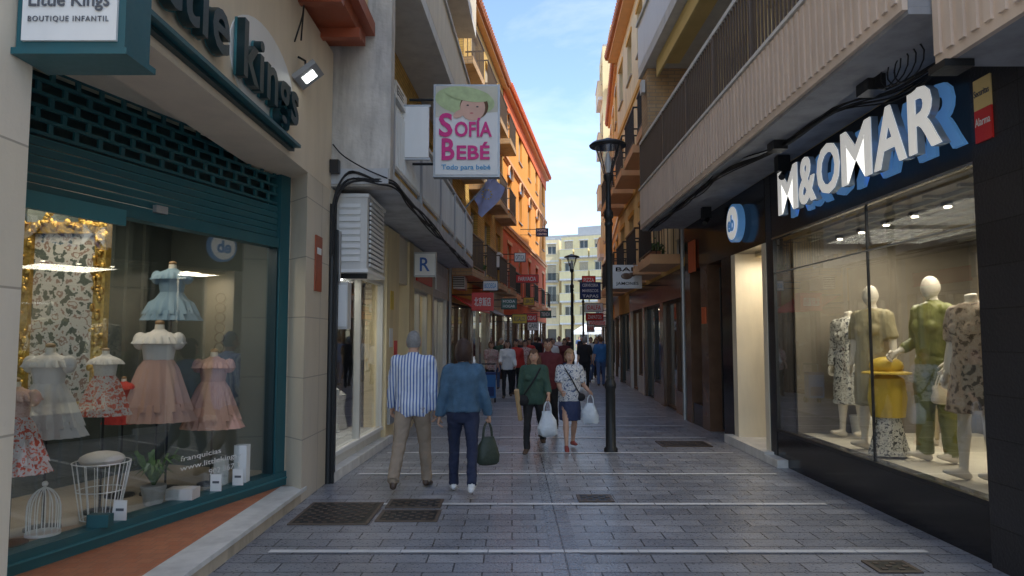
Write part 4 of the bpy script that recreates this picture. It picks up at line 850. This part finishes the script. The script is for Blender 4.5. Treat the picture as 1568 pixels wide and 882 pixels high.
crowd=[(.28,23,'blackcl','jeans',0,1.62,0),(.62,25,'redcl','blackcl',0,1.6,1),(.9,26.5,'blackcl','navytr',180,1.7,0),(2.35,22.5,'blackcl','blackcl',180,1.66,1),(2.95,26,'whitecl','jeans',0,1.68,0),(3.9,31,'jeans','navytr',180,1.72,0),(3.5,29,'navy','blackcl',0,1.62,1),(2.9,36,'maroon','jeans',0,1.65,1),(3.3,40,'whitecl','khaki',180,1.7,0),(4.3,43,'blackcl','jeans',0,1.7,0),(3.9,47,'redcl','navytr',0,1.65,1),(5.2,52,'pinkfloral','jeans',0,1.6,1),(1.6,27,'pinkfloral','khaki',0,1.6,1),(2.1,31,'whitecl','jeans',0,1.7,0),(3.0,23.5,'trolley','jeans',180,1.68,0),(4.4,36,'blackcl','khaki',0,1.7,0),(2.6,33,'blackcl','blackcl',0,1.7,0),(4.9,48,'whitecl','jeans',180,1.66,1),(1.15,29,'maroon','blackcl',180,1.66,0),(5.6,58,'jeans','khaki',0,1.7,0),(6.6,64,'redcl','jeans',0,1.7,0),(.12,20.5,'redcl','blackcl',0,1.58,1),(.40,21.3,'pinkfloral','navytr',0,1.56,1),(1.25,22,'whitecl','khaki',0,1.62,0),(-.35,22.5,'greencl','jeans',0,1.62,0),(1.85,24.5,'maroon','jeans',0,1.6,1)]
for x,y_,t,b,yw,H,fm in crowd:
    human('pedestrian',(x,y_,0),yw+R.uniform(-12,12),H,((R.uniform(6,18),6,4),(-R.uniform(6,16),R.uniform(8,24),-8)),((R.uniform(0,12),10,R.uniform(10,40),3),(-R.uniform(0,10),10,14,3)),dict(top=t,bottom=b,sleeve=R.choice([.45,1.0]),hem=.83,thick=.018),.026,fem=bool(fm),hair='bob' if fm else 'short',hairm=R.choice(['hairdark','hairbrown','hairgrey']))
def mannq(x,y_,yaw,H,arms,cl,neckless=False,legs=((3,0,-18),(-3,2,-18))): return human('mannequin',(x,y_,.40),yaw,H,legs,arms,cl,.013,fem=True,mann=True,neckless=neckless)
_,mh,_,_=mannq(4.28,7.05,-75,1.86,((2,8,60,4),(-4,14,40,6)),dict(top='mgreen',bottom='mgreen',shoe='mann',sleeve=1.2,hem=.98,thick=.008,legw=1.3,collar=1))
mannq(4.05,7.8,-60,1.82,((2,8,10,4),(4,14,10,6)),dict(top='mkhaki',bottom='mkhaki',shoe='mann',sleeve=.42,hem=.85,thick=.01,skirt=.45,flare=.2,legs='bare'))
mannq(4.25,8.75,-60,1.74,((2,8,10,4),(4,14,10,6)),dict(top='mpattern',bottom='mpattern',shoe='mann',sleeve=1.0,hem=.85,thick=.01,skirt=.4,flare=.22,legs='bare'),True)
mannq(4.05,6.1,-75,1.8,((2,8,10,4),(4,12,10,6)),dict(top='mfloral',bottom='mfloral',shoe='mann',sleeve=.42,hem=.85,thick=.01,skirt=.55,flare=.24,legs='bare'),True)
mannq(5.0,8.1,-60,1.75,((2,8,10,4),(4,12,10,6)),dict(top='whitecl',bottom='mkhaki',shoe='mann',sleeve=1.0,hem=.85,thick=.01),True)
bagobj('display_handbag',mh[1],.24,.1,.18,'mbag',.14,0,.005,neck=.8)
g=G('display_mannequin_set'); g.ell('yellow',(3.95,7.35,1.35),(.17,.15,.10)); g.lathe('yellow',(3.95,7.35,1.27),[(.24,0),(.24,.015),(.16,.03)],20); pleat(g,'yellow',(3.95,7.35,1.22),[(.08,.05),(.17,0),(.19,-.2),(.16,-.4)],9,.08); pleat(g,'mpattern',(3.95,7.35,.85),[(.12,0),(.15,-.2),(.2,-.42)],9,.12); g.build()
g=G('leafy_display_plant'); c=V((4.5,9.0,.4)); g.lathe('white',c,[(.12,0),(.15,.25)])
for i in range(60):
    a=R.uniform(0,6.28); l=R.uniform(.4,.8); e1=c+V((math.cos(a)*l*.3,math.sin(a)*l*.3,.25+l*.9)); e2=e1+V((math.cos(a)*l*.3,math.sin(a)*l*.3,-.02)); sd=V((-math.sin(a),math.cos(a),0))*.03; b=c+V((0,0,.25))
    g.raw(R.choice(['leaf','leaf2']),[b-sd*.3,b+sd*.3,e1+sd,e1-sd,e2],[(0,1,2,3),(3,2,4)])
g.build()
# ================================================================ LIGHT, SKY, CAMERA
EL=52; AZ=V((.86,-.5)).normalized()
w=bpy.data.worlds.new('World'); sc.world=w; w.use_nodes=True; t=w.node_tree; bg=t.nodes['Background']; L_=t.links
sky=N(t,'ShaderNodeTexSky',sky_type='NISHITA'); sky.sun_disc=False; sky.sun_elevation=rad(EL); sky.sun_rotation=math.atan2(AZ.x,AZ.y); sky.air_density=1.0; sky.dust_density=.7; sky.ozone_density=1.8
tc=N(t,'ShaderNodeTexCoord'); mp=N(t,'ShaderNodeMapping'); mp.inputs['Scale'].default_value=(1.2,1.2,3.5); L_.new(tc.outputs['Generated'],mp.inputs[0])
no=N(t,'ShaderNodeTexNoise',Scale=2.2,Detail=7.,Roughness=.6); no.inputs['Distortion'].default_value=.6; L_.new(mp.outputs[0],no.inputs['Vector'])
r=N(t,'ShaderNodeMapRange'); r.inputs[1].default_value=.45; r.inputs[2].default_value=.8; r.inputs[3].default_value=0; r.inputs[4].default_value=.6; L_.new(no.outputs['Fac'],r.inputs[0])
L_.new(mix(t,sky.outputs[0],(4.0,4.2,4.5,1),r.outputs[0]),bg.inputs[0]); bg.inputs[1].default_value=.34
sl=bpy.data.lights.new('sun','SUN'); sl.energy=5; sl.angle=rad(.5); sl.color=(1,.93,.82); so=bpy.data.objects.new('sun',sl); link(so)
d=V((AZ.x*math.cos(rad(EL)),AZ.y*math.cos(rad(EL)),math.sin(rad(EL)))); so.rotation_euler=d.to_track_quat('Z','Y').to_euler(); so.location=(20,-20,40)
cam=bpy.data.cameras.new('camera'); co=bpy.data.objects.new('camera',cam); link(co); co.location=(0,0,1.65); co.rotation_euler=(rad(90+4.1),0,0); cam.lens=24.34; cam.sensor_width=36; cam.clip_end=2000; cam.clip_start=.05; sc.camera=co
sc.view_settings.view_transform='Standard'; sc.view_settings.look='None'; sc.view_settings.exposure=0
